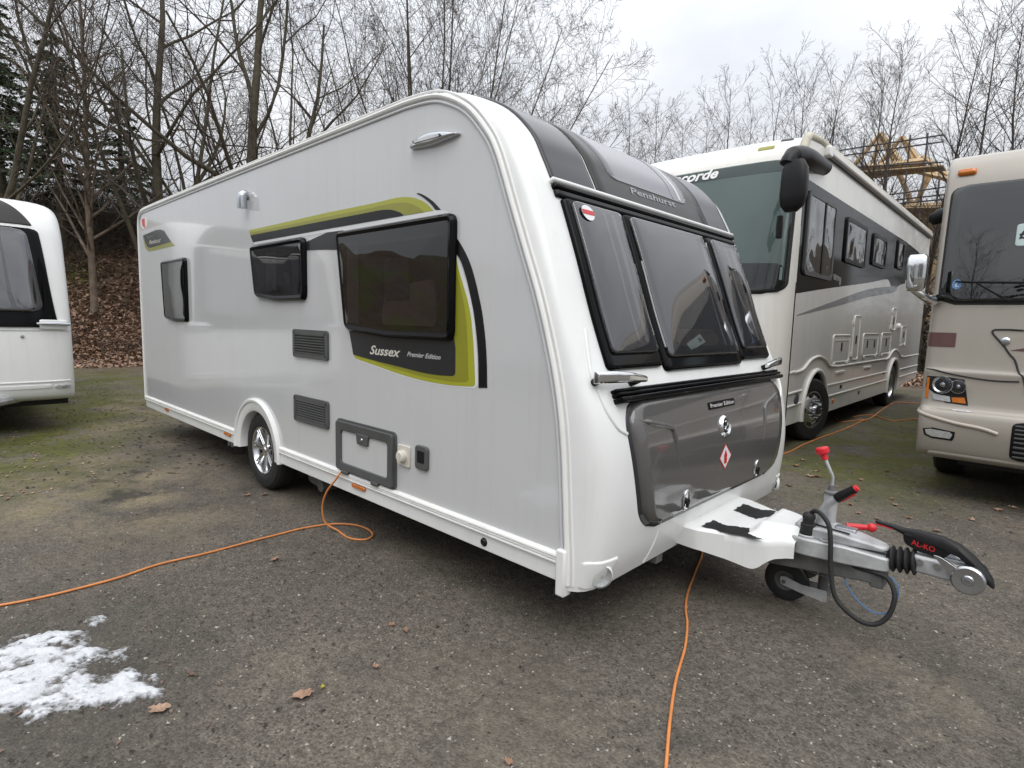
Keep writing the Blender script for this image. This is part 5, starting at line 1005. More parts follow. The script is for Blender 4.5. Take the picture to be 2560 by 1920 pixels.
for s_ in (0, 1):
    hlp = tpoly('headlamp', mir([Z8(478, 1142), Z8(560, 1146), Z8(648, 1160), Z8(656, 1215), Z8(664, 1280), Z8(560, 1266), Z8(466, 1246), Z8(470, 1190)], s_), 'liner_dark', .004, rv, -.01)
    tpoly('turn_lens', mir([Z8(480, 1148), Z8(489, 1150), Z8(479, 1245), Z8(470, 1242)], s_), 'amber_lens', .010, hlp, .0)
    tpoly('turn_lens', mir([Z8(588, 1242), Z8(648, 1243), Z8(655, 1272), Z8(592, 1264)], s_), 'amber_lens', .010, hlp, .0)
    tpoly('low_lens', mir([Z8(500, 1222), Z8(580, 1238), Z8(584, 1264), Z8(504, 1250)], s_), 'clear_lens', .010, hlp, .0)
    for (u, v), r_ in (((548, 1183), .073), ((620, 1192), .057)):
        t, y = T_.ty(*Z8(u, v)); y = TW-y if s_ else y; c = T_.P(t, y, .006); ax = (1, (-.25 if not s_ else .25), 0)
        obj('reflector_bowl', MB().lathe([(r_, .006), (r_*.93, .006), (r_*.75, -.012), (r_*.3, -.03), (0, -.03)], c+np.array([.012, 0, 0]), ax, 24), 'chrome', hlp, smooth=50)
        obj('bulb_shield', MB().lathe([(r_*.28, -.02), (r_*.28, .0), (0, .006)], c+np.array([.012, 0, 0]), ax, 14), 'satin_chrome', hlp, smooth=50)
        obj('lamp_lens', MB().lathe([(r_, .008), (r_*.6, .018), (0, .022)], c+np.array([.012, 0, 0]), ax, 24), 'lens_glass', hlp, smooth=60)
    fg = tpoly('fog_lamp', mir([Z8(466, 1388), Z8(490, 1386), Z8(580, 1402), Z8(592, 1414), Z8(580, 1432), Z8(500, 1420), Z8(472, 1408)], s_), 'clear_lens', .006, rv, -.004)
    tpoly('fog_surround', mir([Z8(456, 1384), Z8(500, 1380), Z8(604, 1402), Z8(600, 1428), Z8(590, 1442), Z8(495, 1428), Z8(462, 1412)], s_), 'black_plastic', .003, fg, -.004)
    ya, yb = (.004, .21) if not s_ else (TW-.21, TW-.004)
    obj('maroon_stripe', T_.panel(7.60, 7.99, ya, yb, .004, 0, cham=.0005, rad=.006, na=6, nb=24), 'maroon_decal', rv, smooth=60)
    obj('cap_seam', MB().tube([T_.P(t, y, .002) for t, y in spline(mir([Z8(474, 1112), Z8(560, 1128), Z8(660, 1148), Z8(780, 1165), Z8(900, 1170)], s_), 5)], .006, 6), 'rubber', rv)
    obj('bumper_edge', MB().tube([T_.P(t, y, .0) for t, y in spline(mir([Z8(446, 1290), Z8(480, 1325), Z8(600, 1360), Z8(720, 1385), Z8(800, 1412)], s_), 5)], .016, 8), 'tan_light', rv, smooth=60)
    ls = MB().tube([T_.P(t, y, .002) for t, y in spline(mir([Z8(922, 934), Z8(850, 930), Z8(790, 930)], s_), 4)+spline(mir([Z8(778, 934), Z8(784, 955), Z8(850, 1035), Z8(895, 1120), Z8(930, 1230)], s_), 5)], .007, 6)
    obj('hood_gap', ls, 'rubber', rv, smooth=60)
    t, y = T_.ty(*Z8(837, 983)); y = TW-y if s_ else y; obj('hood_lock', MB().lathe([(.03, 0), (.03, .012), (.022, .018), (.01, .02), (.01, .012), (0, .012)], T_.P(t, y, 0), (1, 0, 0), 18), 'satin_chrome', rv)
    tpoly('hood_stripe', mir([Z8(855, 1026), Z8(960, 1010), Z8(960, 1032)], s_), 'maroon_decal', .0035, rv)
t, y = T_.ty(*Z8(632, 1305)); V = [T_.P(t+.16*math.sin(a), y+.062*math.cos(a), .004).tolist() for a in np.linspace(0, 2*math.pi, 25)[:-1]]
ov = obj('oval_sticker', MB().add(V, [tuple(range(24))]), 'white_decal', rv, smooth=0)
for d in (-.05, .0, .05): obj('sticker_print', MB().add([T_.P(t+d+a, y+b_, .005).tolist() for a, b_ in ((-.012, -.035), (-.012, .035), (.012, .035), (.012, -.035))], [(0, 1, 2, 3)]), 'lettering_grey', ov, smooth=0)
gr = obj('front_grille', T_.panel(1.0, 2.9, .62, TW-.62, .006, -.01, rad=.06, nb=26), 'black_plastic', rv, smooth=50)
for k in range(8): obj('grille_bar', T_.panel(1.2+.2*k, 1.28+.2*k, .64, TW-.64, .014, .0, rad=.005, cham=.003, nb=20), 'grey_plastic', gr)
obj('lower_valance', T_.panel(.02, .9, .10, TW-.10, .012, -.01, rad=.03, cham=.008, nb=30), 'tan_paint', rv, smooth=50)
for y in (.16, TW-.16): truck_wheel(rv, (-.95, y, .40), (0, 1 if y < 1 else -1, 0), .40, .25, .24); truck_wheel(rv, (-6.0, y, .40), (0, 1 if y < 1 else -1, 0), .40, .25, .24, dual=True)
obj('chassis', MB().bx(-8.1, .2, .3, TW-.3, .30, .45), 'underside', rv)
# chrome mirrors on bracket arms
TI = Matrix(TM.tolist()).inverted()
def tw(name, mb, m, parent=None, **k):
    o = obj(name, mb, m, None, **k); o.data.transform(TI); o.parent = parent if parent is not None else rv; return o
def rpt(u, v, y): return onplane(*Z8(u, v), 1, y)
for s_ in (0, 1):
    mx_ = (lambda p: p) if not s_ else (lambda p: np.array([2*(TX0+TW/2)-p[0], p[1], p[2]]))
    a, b_, c, d = rpt(512, 790, 4.05), rpt(490, 796, 3.92), rpt(450, 772, 3.80), rpt(412, 745, 3.76)
    ma = tw('mirror_arm', MB().tube([mx_(p) for p in spline([a+np.array([.06, .12, 0]), a, b_, c, d], 5)], [.045]*6+[.045]*5+[.030]*5+[.028]*5, 12), 'chrome', smooth=60)
    V = []; n = 20; sg = lambda q: math.copysign(abs(q)**.5, q)
    lv_ = [(437, 585, .055), (435, 600, .068), (430, 640, .072), (426, 690, .070), (420, 735, .064), (416, 752, .045)]
    for (u, v, w) in lv_:
        c = rpt(u, v, 3.76)
        for j in range(n): q = 2*math.pi*j/n; V.append(mx_(c+np.array([w*sg(math.cos(q)), .055*sg(math.sin(q))*(.6 if v in (585, 752) else 1), 0])).tolist())
    k = len(lv_); mi = tw('mirror', MB().add(V, [(q*n+j, q*n+(j+1) % n, (q+1)*n+(j+1) % n, (q+1)*n+j) for q in range(k-1) for j in range(n)]+[tuple(range(n)), tuple((k-1)*n+j for j in range(n))[::-1]]), 'chrome', smooth=60)
    tw('mirror_glass', MB().box(mx_(rpt(428, 668, 3.82)), (.11, .01, .24)), 'black_gloss', mi)
    c = rpt(540, 405, 4.7); tw('roof_mirror', MB().lathe([(0, -.10), (.05, -.08), (.07, 0), (.05, .08), (0, .10)], mx_(c), (1, 0, .5), 12), 'black_plastic', smooth=60)

mc = copy_tree(lc); mc.location = (4.3, -9.6, 0); mc['label'] = 'white caravan across the yard, seen mirrored in the dark side windows'

# ------------------------------------------------------------------ bare trees
def tubes(branches):
    """branches: list of (points, radii); grouped by (count, sides) and built as ring tubes with numpy."""
    groups = {}
    for P, r in branches:
        n = 8 if r[0] > .06 else 5 if r[0] > .022 else 3
        groups.setdefault((len(P), n), []).append((P, r))
    V = []; Fq = []; off = 0
    for (k, n), L in groups.items():
        P = np.array([a for a, _ in L]); rr = np.array([b for _, b in L]); T = np.empty_like(P)
        T[:, 1:-1] = P[:, 2:]-P[:, :-2]; T[:, 0] = P[:, 1]-P[:, 0]; T[:, -1] = P[:, -1]-P[:, -2]; T /= np.linalg.norm(T, axis=2, keepdims=True)+1e-9
        ref = np.where(np.abs(T[..., 2:3]) < .9, np.array([0, 0, 1.]), np.array([1., 0, 0])); U = np.cross(ref, T); U /= np.linalg.norm(U, axis=2, keepdims=True)+1e-9; Wv = np.cross(T, U)
        a = 2*np.pi*np.arange(n)/n
        X = P[:, :, None]+rr[:, :, None, None]*(np.cos(a)[None, None, :, None]*U[:, :, None]+np.sin(a)[None, None, :, None]*Wv[:, :, None])
        B = len(L); V.append(X.reshape(-1, 3)); base = off+np.arange(B)[:, None, None]*k*n; i = np.arange(k-1)[None, :, None]*n; j = np.arange(n)[None, None, :]; j2 = (j+1) % n
        Fq.append(np.stack([base+i+j, base+i+j2, base+i+n+j2, base+i+n+j], -1).reshape(-1, 4)); off += B*k*n
    return np.concatenate(V), np.concatenate(Fq)
def fast(name, V, Fq, m, parent=None, smooth=True):
    me = bpy.data.meshes.new(name); nv, nf, k = len(V), len(Fq), Fq.shape[1]
    me.vertices.add(nv); me.vertices.foreach_set('co', np.ascontiguousarray(V, dtype=np.float32).ravel())
    me.loops.add(nf*k); me.loops.foreach_set('vertex_index', np.ascontiguousarray(Fq, dtype=np.int32).ravel())
    me.polygons.add(nf); me.polygons.foreach_set('loop_start', np.arange(0, nf*k, k, dtype=np.int32))
    if smooth: me.polygons.foreach_set('use_smooth', np.ones(nf, dtype=bool))
    me.update(calc_edges=True)
    ms = m if isinstance(m, (list, tuple)) else [m]
    for q in ms: me.materials.append(MATS[q])
    o = bpy.data.objects.new(name, me); COL.objects.link(o)
    if parent is not None: o.parent = parent
    return o
def unit(v): return v/(np.linalg.norm(v)+1e-9)
def grow(out, rg, p, d, L, r, lvl, spec, trunk):
    """recursive limb: wandering polyline, children along it."""
    n, wander, upw, kids, ratio, ang, first = spec[lvl]
    P = [p]; dd = d
    for i in range(n):
        dd = unit(dd+rg.normal(0, wander, 3)+np.array([0, 0, upw])); P.append(P[-1]+dd*L/n)
    P = np.array(P); end = (.25 if lvl or spec is not SLIM else .07) if lvl < len(spec)-1 else .45
    R_ = np.maximum(r*np.linspace(1, end, n+1), .007 if lvl < 2 else (.0034 if spec is SLIM else .0040)); (trunk if lvl <= 1 else out).append((P, R_))
    if lvl+1 >= len(spec): return
    k = kids if kids < 1 or isinstance(kids, float) else kids; k = max(1, int(rg.normal(k, k*.18)))
    az = rg.uniform(0, 6.28)
    for c in range(k):
        f = first+(1-first)*(c+rg.uniform(.1, .9))/k; q = min(f*n, n-.001); i = int(q); pos = P[i]+(P[i+1]-P[i])*(q-i); t = unit(P[i+1]-P[i])
        az += 2.4+rg.normal(0, .5); a = unit(np.cross(t, [math.cos(az), math.sin(az), .31])); th = R(rg.normal(ang, ang*.22))
        cd_ = unit(t*math.cos(th)+a*math.sin(th)); rl = np.interp(f, [first, 1], [1, .45])
        grow(out, rg, pos, cd_, L*ratio*rl*rg.uniform(.75, 1.2), np.interp(f*n, np.arange(n+1), R_)*rg.uniform(.45, .62), lvl+1, spec, trunk)
def tree(name, label, base, specs, seed, group, bark='bark', twig='twig', stems=((0, 0, 8., .2),)):
    """stems: (lean azimuth deg, lean deg, length, radius)."""
    rg = np.random.default_rng(seed); t = thing(name, label, 'tree', base, 0, group); out = []; tr = []
    for az, ln, L, r in stems:
        d = np.array([math.cos(R(az))*math.sin(R(ln)), math.sin(R(az))*math.sin(R(ln)), math.cos(R(ln))])
        grow(out, rg, np.array([0, 0, -.3])+.06*rg.normal(0, 1, 3)*(len(stems) > 1), d, L, r, 0, specs, tr)
    V, Fq = tubes(tr); fast('trunk', V, Fq, bark, t)
    V, Fq = tubes(out); fast('crown', V, Fq, twig, t)
    return t
# per level: segments, wander, upward pull, children, child length ratio, branch angle, first child at
SPREAD = [(9, .06, .02, 9, .62, 46, .16), (8, .10, .045, 9, .48, 44, .15), (5, .14, .04, 7, .52, 44, .12), (3, .18, .03, 4, .5, 46, .2), (2, .22, .02, 0, 0, 0, 0)]
VASE = [(8, .06, .03, 9, .52, 36, .12), (6, .10, .05, 8, .50, 40, .12), (4, .14, .05, 6, .50, 43, .15), (3, .17, .04, 4, .5, 45, .2), (2, .2, .02, 0, 0, 0, 0)]
SLIM = [(12, .025, .03, 44, .30, 44, .14), (6, .07, .06, 9, .42, 40, .14), (3, .12, .05, 5, .48, 42, .2), (2, .15, .03, 0, 0, 0, 0)]
def atd(az, x=None, dist=None):
    """point on the ground in a compass direction seen from the camera, where it reaches x (or at a distance)."""
    d = np.array([math.cos(R(az)), math.sin(R(az))]); k = (x-CAM[0])/d[0] if x is not None else dist; p = CAM[:2]+d*k
    return (p[0], p[1], float(bank_h(np.array(p[0]), np.array(p[1]))))
GB = 'bare trees on the leaf-covered bank'; GR = 'slender bare trees behind the motorhomes'
tree('bare_tree', 'mossy bare tree forking low above the rear badge of the caravan', atd(164.6, -18.2), SPREAD, 11, GB, stems=((250, 3, 12, .18), (70, 14, 11, .09), (290, 24, 9.5, .08)))
tree('bare_tree', 'thick bare tree with forked trunk rising over the flue cowl', atd(158.1, -17.6), SPREAD, 21, GB, stems=((90, 2, 13, .23), (55, 16, 11, .14), (240, 30, 9, .08)))
tree('bare_tree', 'bare tree with a crooked leaning stem between two thicker trunks', atd(160.4, -18.6), SPREAD, 31, GB, stems=((235, 22, 9, .09),))
FAN = [(8, .05, .02, 12, .40, 34, .25), (5, .10, .05, 9, .48, 40, .12), (3, .14, .05, 6, .52, 44, .15), (2, .17, .04, 3, .55, 46, .2), (2, .2, .02, 0, 0, 0, 0)]
tree('bare_tree', 'many-stemmed bare tree fanning out above the caravan roof', atd(141.4, -14.9), FAN, 41, GB, stems=((140, 2, 15, .075), (50, 7, 15, .065), (45, 15, 14.5, .06), (55, 22, 14, .06), (48, 29, 13, .055), (52, 36, 12, .05), (230, 7, 15, .065), (225, 15, 14.5, .06), (235, 23, 14, .055), (228, 31, 13, .05), (320, 10, 14, .06), (120, 10, 14, .055)))
tree('bare_tree', 'bare tree with arching limbs between the fan and the forked trunk', atd(150.4, -18.0), VASE, 51, GB, stems=((90, 8, 10, .08), (55, 36, 9.5, .07), (240, 26, 9.5, .06)))
tree('birch_tree', 'slim birch with peeling reddish trunk beside the conifers', atd(169.7, -18.6), SLIM, 71, GB, bark='birch_bark', stems=((0, 2, 12, .10),))
tree('bare_tree', 'bare tree overhanging the white caravan at the bank foot', atd(177.0, -19.5), SPREAD, 81, GB, stems=((30, 16, 11, .10), (90, 28, 10, .07)))
tree('bare_tree', 'bare tree on the bank crest behind the forked trunk', atd(154.6, -25.), SPREAD, 95, GB, stems=((0, 4, 11, .09), (60, 28, 9, .06)))
tree('bare_tree', 'bare tree on the crest behind the conifer boughs', atd(171.0, -26.), SPREAD, 97, GB, stems=((0, 4, 11, .09),))
def sapling(az, top_el, dist, seed, label, x=None):
    b = atd(az, dist=dist); H = (CAM[2]+dist*math.tan(R(top_el))-b[2])*.90
    return tree('slender_tree', label, b, SLIM, seed, GR, bark='twig', twig='twig_far', stems=((seed*77 % 360, 1.5, H*1.0, .0074*H),))
LB = 'slender bare tree with upswept twigs showing above the cream motorhome'
for i, (az, el, ds) in enumerate(((122.1, 22.3, 27), (120.5, 22.1, 26), (118.2, 20.4, 28), (116.0, 20.8, 27), (114.1, 23.6, 26), (112.5, 20.5, 28), (110.8, 22.8, 26.5), (108.4, 23.7, 25.5), (106.5, 23.1, 26.5))):
    sapling(az, el, ds, 200+i, LB)
LC_ = 'slender bare tree standing in front of the timber roof frames'
for i, (az, el, ds) in enumerate(((102.2, 22.6, 25), (101.2, 23.8, 24), (97.8, 24.6, 23.5), (104.6, 19.5, 26.5))):
    sapling(az, el, ds, 240+i, LC_)
LD = 'tall slender bare tree behind the roof of the tan motorhome'
for i, (az, el, ds) in enumerate(((95.5, 24.8, 23), (94.0, 24.6, 22.5), (92.3, 25.5, 23), (90.6, 24, 24))): sapling(az, el, ds, 260+i, LD)

# conifers with drooping layered boughs
def conifer(base, H, Rm, seed, label):
    rg = np.random.default_rng(seed); t = thing('conifer', label, 'tree', base, 0, 'conifers on the bank'); br = [(np.array([[0, 0, -.3], [0, 0, H*.5], [0, 0, H]]), np.array([.16, .09, .02]))]; Q = []
    z = H*.30
    while z < H*.98:
        for k in range(5):
            a = rg.uniform(0, 6.28); L = Rm*(1-(z/H)**1.3)*rg.uniform(.6, 1.1)+.15; n = 6; P = []; d = np.array([math.cos(a), math.sin(a), 0])
            for i in range(n+1): f = i/n; P.append(np.array([0, 0, z])+d*L*f+np.array([0, 0, -.32*L*f*f+.10*L*f]))
            P = np.array(P); br.append((P, np.linspace(.022, .005, n+1)))
            m_ = int(48*L)+10; sd2 = np.cross(d, [0, 0, 1.])
            for q in range(m_):
                f = rg.uniform(.12, 1); i = min(int(f*n), n-1); c = P[i]+(P[i+1]-P[i])*(f*n-i); s_ = rg.choice([-1, 1]); l = rg.uniform(.10, .30)*(1.15-f*.6)
                e = unit(sd2*s_*rg.uniform(.5, 1)+d*rg.uniform(.3, .9)+np.array([0, 0, rg.uniform(-.55, .1)]))*l; w = unit(np.cross(e, rg.normal(0, 1, 3)))*rg.uniform(.012, .03)
                Q.append([c-w, c+e*.55-w*1.5, c+e, c+e*.55+w*1.5])
        z += rg.uniform(.16, .30)
    V, Fq = tubes(br); fast('trunk', V, Fq, 'bark', t)
    Q = np.array(Q); fast('crown', Q.reshape(-1, 3), np.arange(len(Q)*4).reshape(-1, 4), 'needles', t, smooth=False)
    return t
conifer(atd(171.4, -21.5), 6.6, 2.5, 1, 'dark conifer with drooping boughs above the white caravan')
conifer(atd(167.4, -23.4), 4.4, 1.8, 2, 'shorter dark conifer half hidden behind the mossy tree')
conifer(atd(174.8, -22.0), 7.0, 2.7, 3, 'tall dark conifer behind the roof of the white caravan')

# trees on the far side of the yard, which the windscreens and panes mirror
def mirrored(src, n, spots, label):
    for x, y, s_ in spots:
        o = copy_tree(src); o.location = (x, y, 0); o.scale = (s_, s_, s_); o.rotation_euler = (0, 0, x*2.1); o['label'] = label; o['group'] = n
K_ = [o for o in bpy.data.objects if o.parent is None and o.name.startswith('conifer')][0]; B_ = [o for o in bpy.data.objects if o.parent is None and o.name.startswith('birch')][0]
mirrored(K_, 'trees across the yard', ((1.2, -17, 1.5), (4.6, -19, 1.7), (8.2, -18, 1.4), (12.5, -20, 1.8), (-5, -21, 1.5)), 'dark conifer across the yard, seen only mirrored in the glass')
mirrored(B_, 'trees across the yard', ((-1.5, -17.5, 1.0), (3., -21, 1.1), (6.3, -17, .9), (10.3, -18, 1.05), (15., -12, 1.0), (17., -5, 1.1), (17.5, 3, 1.)), 'slim bare tree across the yard, seen only mirrored in the glass')
# brush, litter and leaves on the bank
def brush(name, label, spots, seed, m, hgt=(.6, 1.6), n_each=26, cat='undergrowth'):
    rg = np.random.default_rng(seed); br = []
    for x, y in spots:
        z = float(bank_h(np.array(x), np.array(y)))
        for k in range(n_each):
            h = rg.uniform(*hgt); d = unit(np.array([rg.normal(0, .55), rg.normal(0, .55), 1])); p = np.array([x+rg.normal(0, .35), y+rg.normal(0, .35), z-.05]); P = [p]
            for i in range(4): d = unit(d+rg.normal(0, .28, 3)+np.array([0, 0, -.08])); P.append(P[-1]+d*h/4)
            br.append((np.array(P), np.linspace(.008, .003, 5)))
            for q in range(3):
                i = rg.integers(1, 4); e = unit(rg.normal(0, 1, 3)+np.array([0, 0, .4])); br.append((np.array([P[i], P[i]+e*h*.22, P[i]+e*h*.4+np.array([0, 0, -.04])]), np.array([.005, .004, .002])))
    V, Fq = tubes(br); o = fast(name, V, Fq, m); tag(o, label, cat, kind='stuff'); return o
rg = np.random.default_rng(5)
sp = []
for az in np.arange(160, 178, .38):
    for x in (-21.5, -23.0, -24.5):
        p = atd(az+rg.normal(0, .3), x+rg.normal(0, .6)); sp.append(p[:2])
brush('undergrowth', 'tangled brown scrub along the crest of the bank', sp, 6, 'scrub', (.9, 2.0), 18)
sp = [atd(a+rg.normal(0, .4), x+rg.normal(0, .7))[:2] for a in np.arange(159, 174, 1.1) for x in (-17.4, -19.0)]
brush('undergrowth', 'thin dry stems sticking out of the leaf litter', sp, 8, 'scrub', (.3, .9), 9)
def leaves(name, label, pts, size, mats, seed, cat='leaf litter', flat=.5):
    rg = np.random.default_rng(seed); n = len(pts); pts = np.array(pts); s_ = rg.uniform(.6, 1.4, n)*size; a = rg.uniform(0, 6.28, n)
    ex = np.stack([np.cos(a), np.sin(a), rg.normal(0, flat, n)], -1); ey = np.stack([-np.sin(a), np.cos(a), rg.normal(0, flat, n)], -1); up_ = np.array([0, 0, 1.])*(s_*.3)[:, None]
    A = pts-ex*s_[:, None]; B = pts+ey*(s_*.55)[:, None]+up_; C2 = pts+ex*s_[:, None]; D = pts-ey*(s_*.55)[:, None]+up_*.6
    V = np.stack([A, B, C2, D], 1).reshape(-1, 3); o = fast(name, V, np.arange(n*4).reshape(-1, 4), mats, smooth=False)
    o.data.polygons.foreach_set('material_index', rg.integers(0, len(mats), n).astype(np.int32)); tag(o, label, cat, kind='stuff'); return o
N_ = 26000; az = rg.uniform(156, 179, N_); xx = -15.2-np.abs(rg.normal(0, 3.2, N_))-rg.uniform(0, 1.5, N_); d_ = (xx-CAM[0])/np.cos(np.radians(az)); yy = CAM[1]+np.sin(np.radians(az))*d_
zz = bank_h(xx, yy)+.02
leaves('leaf_litter', 'thick carpet of dead brown leaves covering the bank', np.stack([xx, yy, zz], -1), .055, ['dead_leaf_%d' % i for i in range(4)], 9)
xx = rg.uniform(-4.5, 3.5, 6000); yy = 15.5+np.abs(rg.normal(0, 3.5, 6000)); leaves('leaf_litter', 'dead leaves drifted behind the two motorhomes', np.stack([xx, yy, bank_h(xx, yy)+.02], -1), .07, ['dead_leaf_%d' % i for i in range(4)], 10)
# hedge of scrub and ivy behind the motorhomes
sp = [(x, y) for x in np.arange(-9, 4, .55) for y in (21.5, 22.6, 24.)]
brush('hedge', 'brown scrubby hedge below the scaffolding', sp, 12, 'scrub', (1.2, 2.9), 20, 'hedge')
n = 9000; xx = rg.uniform(-6, 3.5, n); yy = rg.uniform(21.3, 24.2, n); zz = bank_h(xx, yy)+np.abs(rg.normal(0, 1.3, n)); leaves('ivy', 'dark ivy climbing through the hedge below the scaffolding', np.stack([xx, yy, zz], -1), .06, ['ivy', 'scrub'], 13, 'ivy', .9)

# ------------------------------------------------------------------ half-built roof and its scaffolding
SY = 30.; kx = (SY-CAM[1])/(24-CAM[1])
def sp3(u, v, y=SY): return onplane(*Y4(u, v), 1, y)
def beam(name, a, b, w, m, parent, org): return obj(name, MB().tube([np.array(a)-org, np.array(b)-org], w, 4), m, parent, smooth=0)
rb = sp3(1500, 1040); org = np.array([rb[0], SY, 0.])
hs_ = thing('house_frame', 'unfinished house with bare timber roof trusses behind the trees', 'house', tuple(org))
for dy in (0., 1.2):
    A = [sp3(*q, SY)+np.array([dy*.55, dy, 0]) for q in ((1340, 850), (1478, 682), (1600, 860), (1850, 925), (1530, 800))]
    for a, b_ in ((A[0], A[1]), (A[1], A[2]), (A[2], A[3]), (A[1], A[4])): beam('rafter', a, b_, .11, 'timber', hs_, org)
for a, b_ in (((1570, 880), (1640, 1050)), ((1720, 880), (1680, 1000)), ((1750, 860), (1650, 1060)), ((1480, 700), (1430, 860)), ((1500, 720), (1560, 850)), ((1690, 800), (1860, 930))): beam('strut', sp3(*a, SY+.6), sp3(*b_, SY+.6), .11, 'timber', hs_, org)
for a, b_ in (((1375, 862), (1710, 822)), ((1560, 1062), (1830, 1050))):
    p, q = sp3(*a, SY-.2), sp3(*b_, SY-.2)
    for k in range(3): beam('wall_plate', p+np.array([0, .25*k, -.14*k]), q+np.array([0, .25*k, -.14*k]), .15, 'timber' if k != 1 else 'timber_dark', hs_, org)
p, q = sp3(1400, 890), sp3(1860, 900); zt_ = sp3(1600, 1075)[2]
obj('wall', MB().bx(p[0]-org[0], q[0]-org[0]+4, .6, 8., 0, zt_), 'timber_dark', hs_)
sf = thing('scaffold', 'dark tube scaffolding wrapped round the timber roof frames', 'scaffold', (org[0], SY-1.4, 0)); o2 = np.array([org[0], SY-1.4, 0.])
for v0, v1 in ((770, 690), (860, 830), (800, 725), (1000, 950), (1030, 990), (1050, 1015)): beam('ledger', sp3(1270 if v0 < 900 else 1500, v0, SY-1.4), sp3(1800 if v0 < 900 else 1860, v1, SY-1.4), .035, 'scaffold_steel', sf, o2)
for u, v in ((1240, 640), (1395, 710), (1530, 700), (1630, 690), (1720, 680), (1780, 900), (1840, 900)): p = sp3(u, v, SY-1.4); beam('standard', (p[0], p[1], 0), p, .035, 'scaffold_steel', sf, o2)
for u0, v0, u1, v1 in ((1280, 890, 1800, 850), (1500, 1070, 1870, 1060)):
    for k in range(4): beam('scaffold_board', sp3(u0, v0, SY-1.4)+np.array([0, .24*k, 0]), sp3(u1, v1, SY-1.4)+np.array([0, .24*k, 0]), .06, 'timber_dark', sf, o2)

# ------------------------------------------------------------------ snow, leaves, grit on the tarmac
def snow_patch():
    c0 = np.mean([G(*p) for p in ((0, 1600), (240, 1550), (400, 1720), (90, 1810))], 0)
    out_ = spline([G(*Y5(*q))[:2] for q in ((-420, 330), (-200, 270), (0, 300), (130, 250), (250, 215), (400, 170), (520, 165), (620, 120), (690, 130), (680, 200), (730, 270), (850, 290), (800, 350), (720, 400), (640, 440), (640, 490), (760, 490), (830, 445), (900, 470), (1030, 545), (1020, 600), (880, 640), (760, 690), (620, 740), (430, 760), (250, 800), (120, 760), (0, 740), (-200, 720), (-450, 640))], 5, True)
    out_ = np.array(out_); lo = out_.min(0)-.05; hi = out_.max(0)+.05; st = .009
    xs = np.arange(lo[0], hi[0], st); ys = np.arange(lo[1], hi[1], st); X, Y = np.meshgrid(xs, ys, indexing='ij'); pts = np.stack([X.ravel(), Y.ravel()], -1)
    ins = np.zeros(len(pts), bool); dist = np.full(len(pts), 9.); k = len(out_)
    for i in range(k):
        a, b_ = out_[i], out_[(i+1) % k]; cond = (a[1] > pts[:, 1]) != (b_[1] > pts[:, 1]); xi = (b_[0]-a[0])*(pts[:, 1]-a[1])/(b_[1]-a[1]+1e-12)+a[0]; ins ^= cond & (pts[:, 0] < xi)
        ab = b_-a; tt = np.clip(((pts-a) @ ab)/(ab @ ab+1e-12), 0, 1); dist = np.minimum(dist, np.linalg.norm(pts-a-tt[:, None]*ab, axis=1))
    sd_ = np.where(ins, dist, -dist); rg = np.random.default_rng(3); nz_ = np.zeros(len(pts))
    for f, a in ((9, .45), (19, .45), (41, .42), (85, .33), (170, .22), (300, .14)):
        for _ in range(4):
            th = rg.uniform(0, 6.28); ph = rg.uniform(0, 6.28); nz_ += a*.5*np.sin(f*(pts[:, 0]*math.cos(th)+pts[:, 1]*math.sin(th))+ph+1.7*np.sin(f*.6*(pts[:, 0]*math.sin(th)-pts[:, 1]*math.cos(th))))
    h = np.clip(sd_*.20, -.03, .013)+.0085*nz_-.0036; h = np.minimum(h, .03)
    nx, ny = len(xs), len(ys); idx = np.arange(nx*ny).reshape(nx, ny); Hq = h.reshape(nx, ny)
    keep = np.maximum.reduce([Hq[:-1, :-1], Hq[1:, :-1], Hq[:-1, 1:], Hq[1:, 1:]]) > .0005
    Fq = np.stack([idx[:-1, :-1][keep], idx[1:, :-1][keep], idx[1:, 1:][keep], idx[:-1, 1:][keep]], -1)
    return tag(fast('snow_patch', np.stack([pts[:, 0], pts[:, 1], h], -1), Fq, 'snow'), 'patch of melting white snow on the tarmac', 'snow')
snow_patch()
def leaf(u, v, size, m, label, seed, group='fallen leaves on the tarmac'):
    rg = np.random.default_rng(seed); p = G(u, v); n = 9; A = []
    k = 22; o = []
    for i in range(k):
        a = 2*math.pi*i/k; r = size*(.62+.25*abs(math.sin(a*2.5+seed))+.13*rg.uniform(-1, 1)); o.append((r*math.cos(a), .62*r*math.sin(a)))
    V = [(0, 0, .012)]; F = []
    for q in (.5, 1.):
        for x, y in o: V.append((x*q, y*q, .004+size*(.16*abs(x*q/size)**2*rg.uniform(.4, 1.4)+.22*abs(y*q/size)*q)+(rg.uniform(0, .010) if q == 1 else 0)))
    for i in range(k): j = (i+1) % k; F += [(0, 1+i, 1+j), (1+i, 1+k+i, 1+k+j, 1+j)]
    ob = obj('fallen_leaf', (V, F), m, None, smooth=0, flip=False); ob.location = (p[0], p[1], .001); ob.rotation_euler = (rg.normal(0, .08), rg.normal(0, .08), rg.uniform(0, 6.28))
    return tag(ob, label, 'leaf', group)
leaf(*Y5(1945, 625), .050, 'dead_leaf_0', 'large crumpled brown leaf lying beside the small yellow leaf', 1)
leaf(*Y5(2072, 572), .017, 'yellow_leaf', 'small yellow-green leaf beside a crumpled brown leaf', 2)
leaf(*Y5(1025, 715), .042, 'dead_leaf_2', 'curled tan leaf lying just past the edge of the snow', 3)
leaf(*Y5(1225, 490), .022, 'dead_leaf_3', 'dark folded leaf between the snow and the crumpled brown leaf', 4)
LL = 'dry orange-brown leaf on the tarmac beside the towing gear'
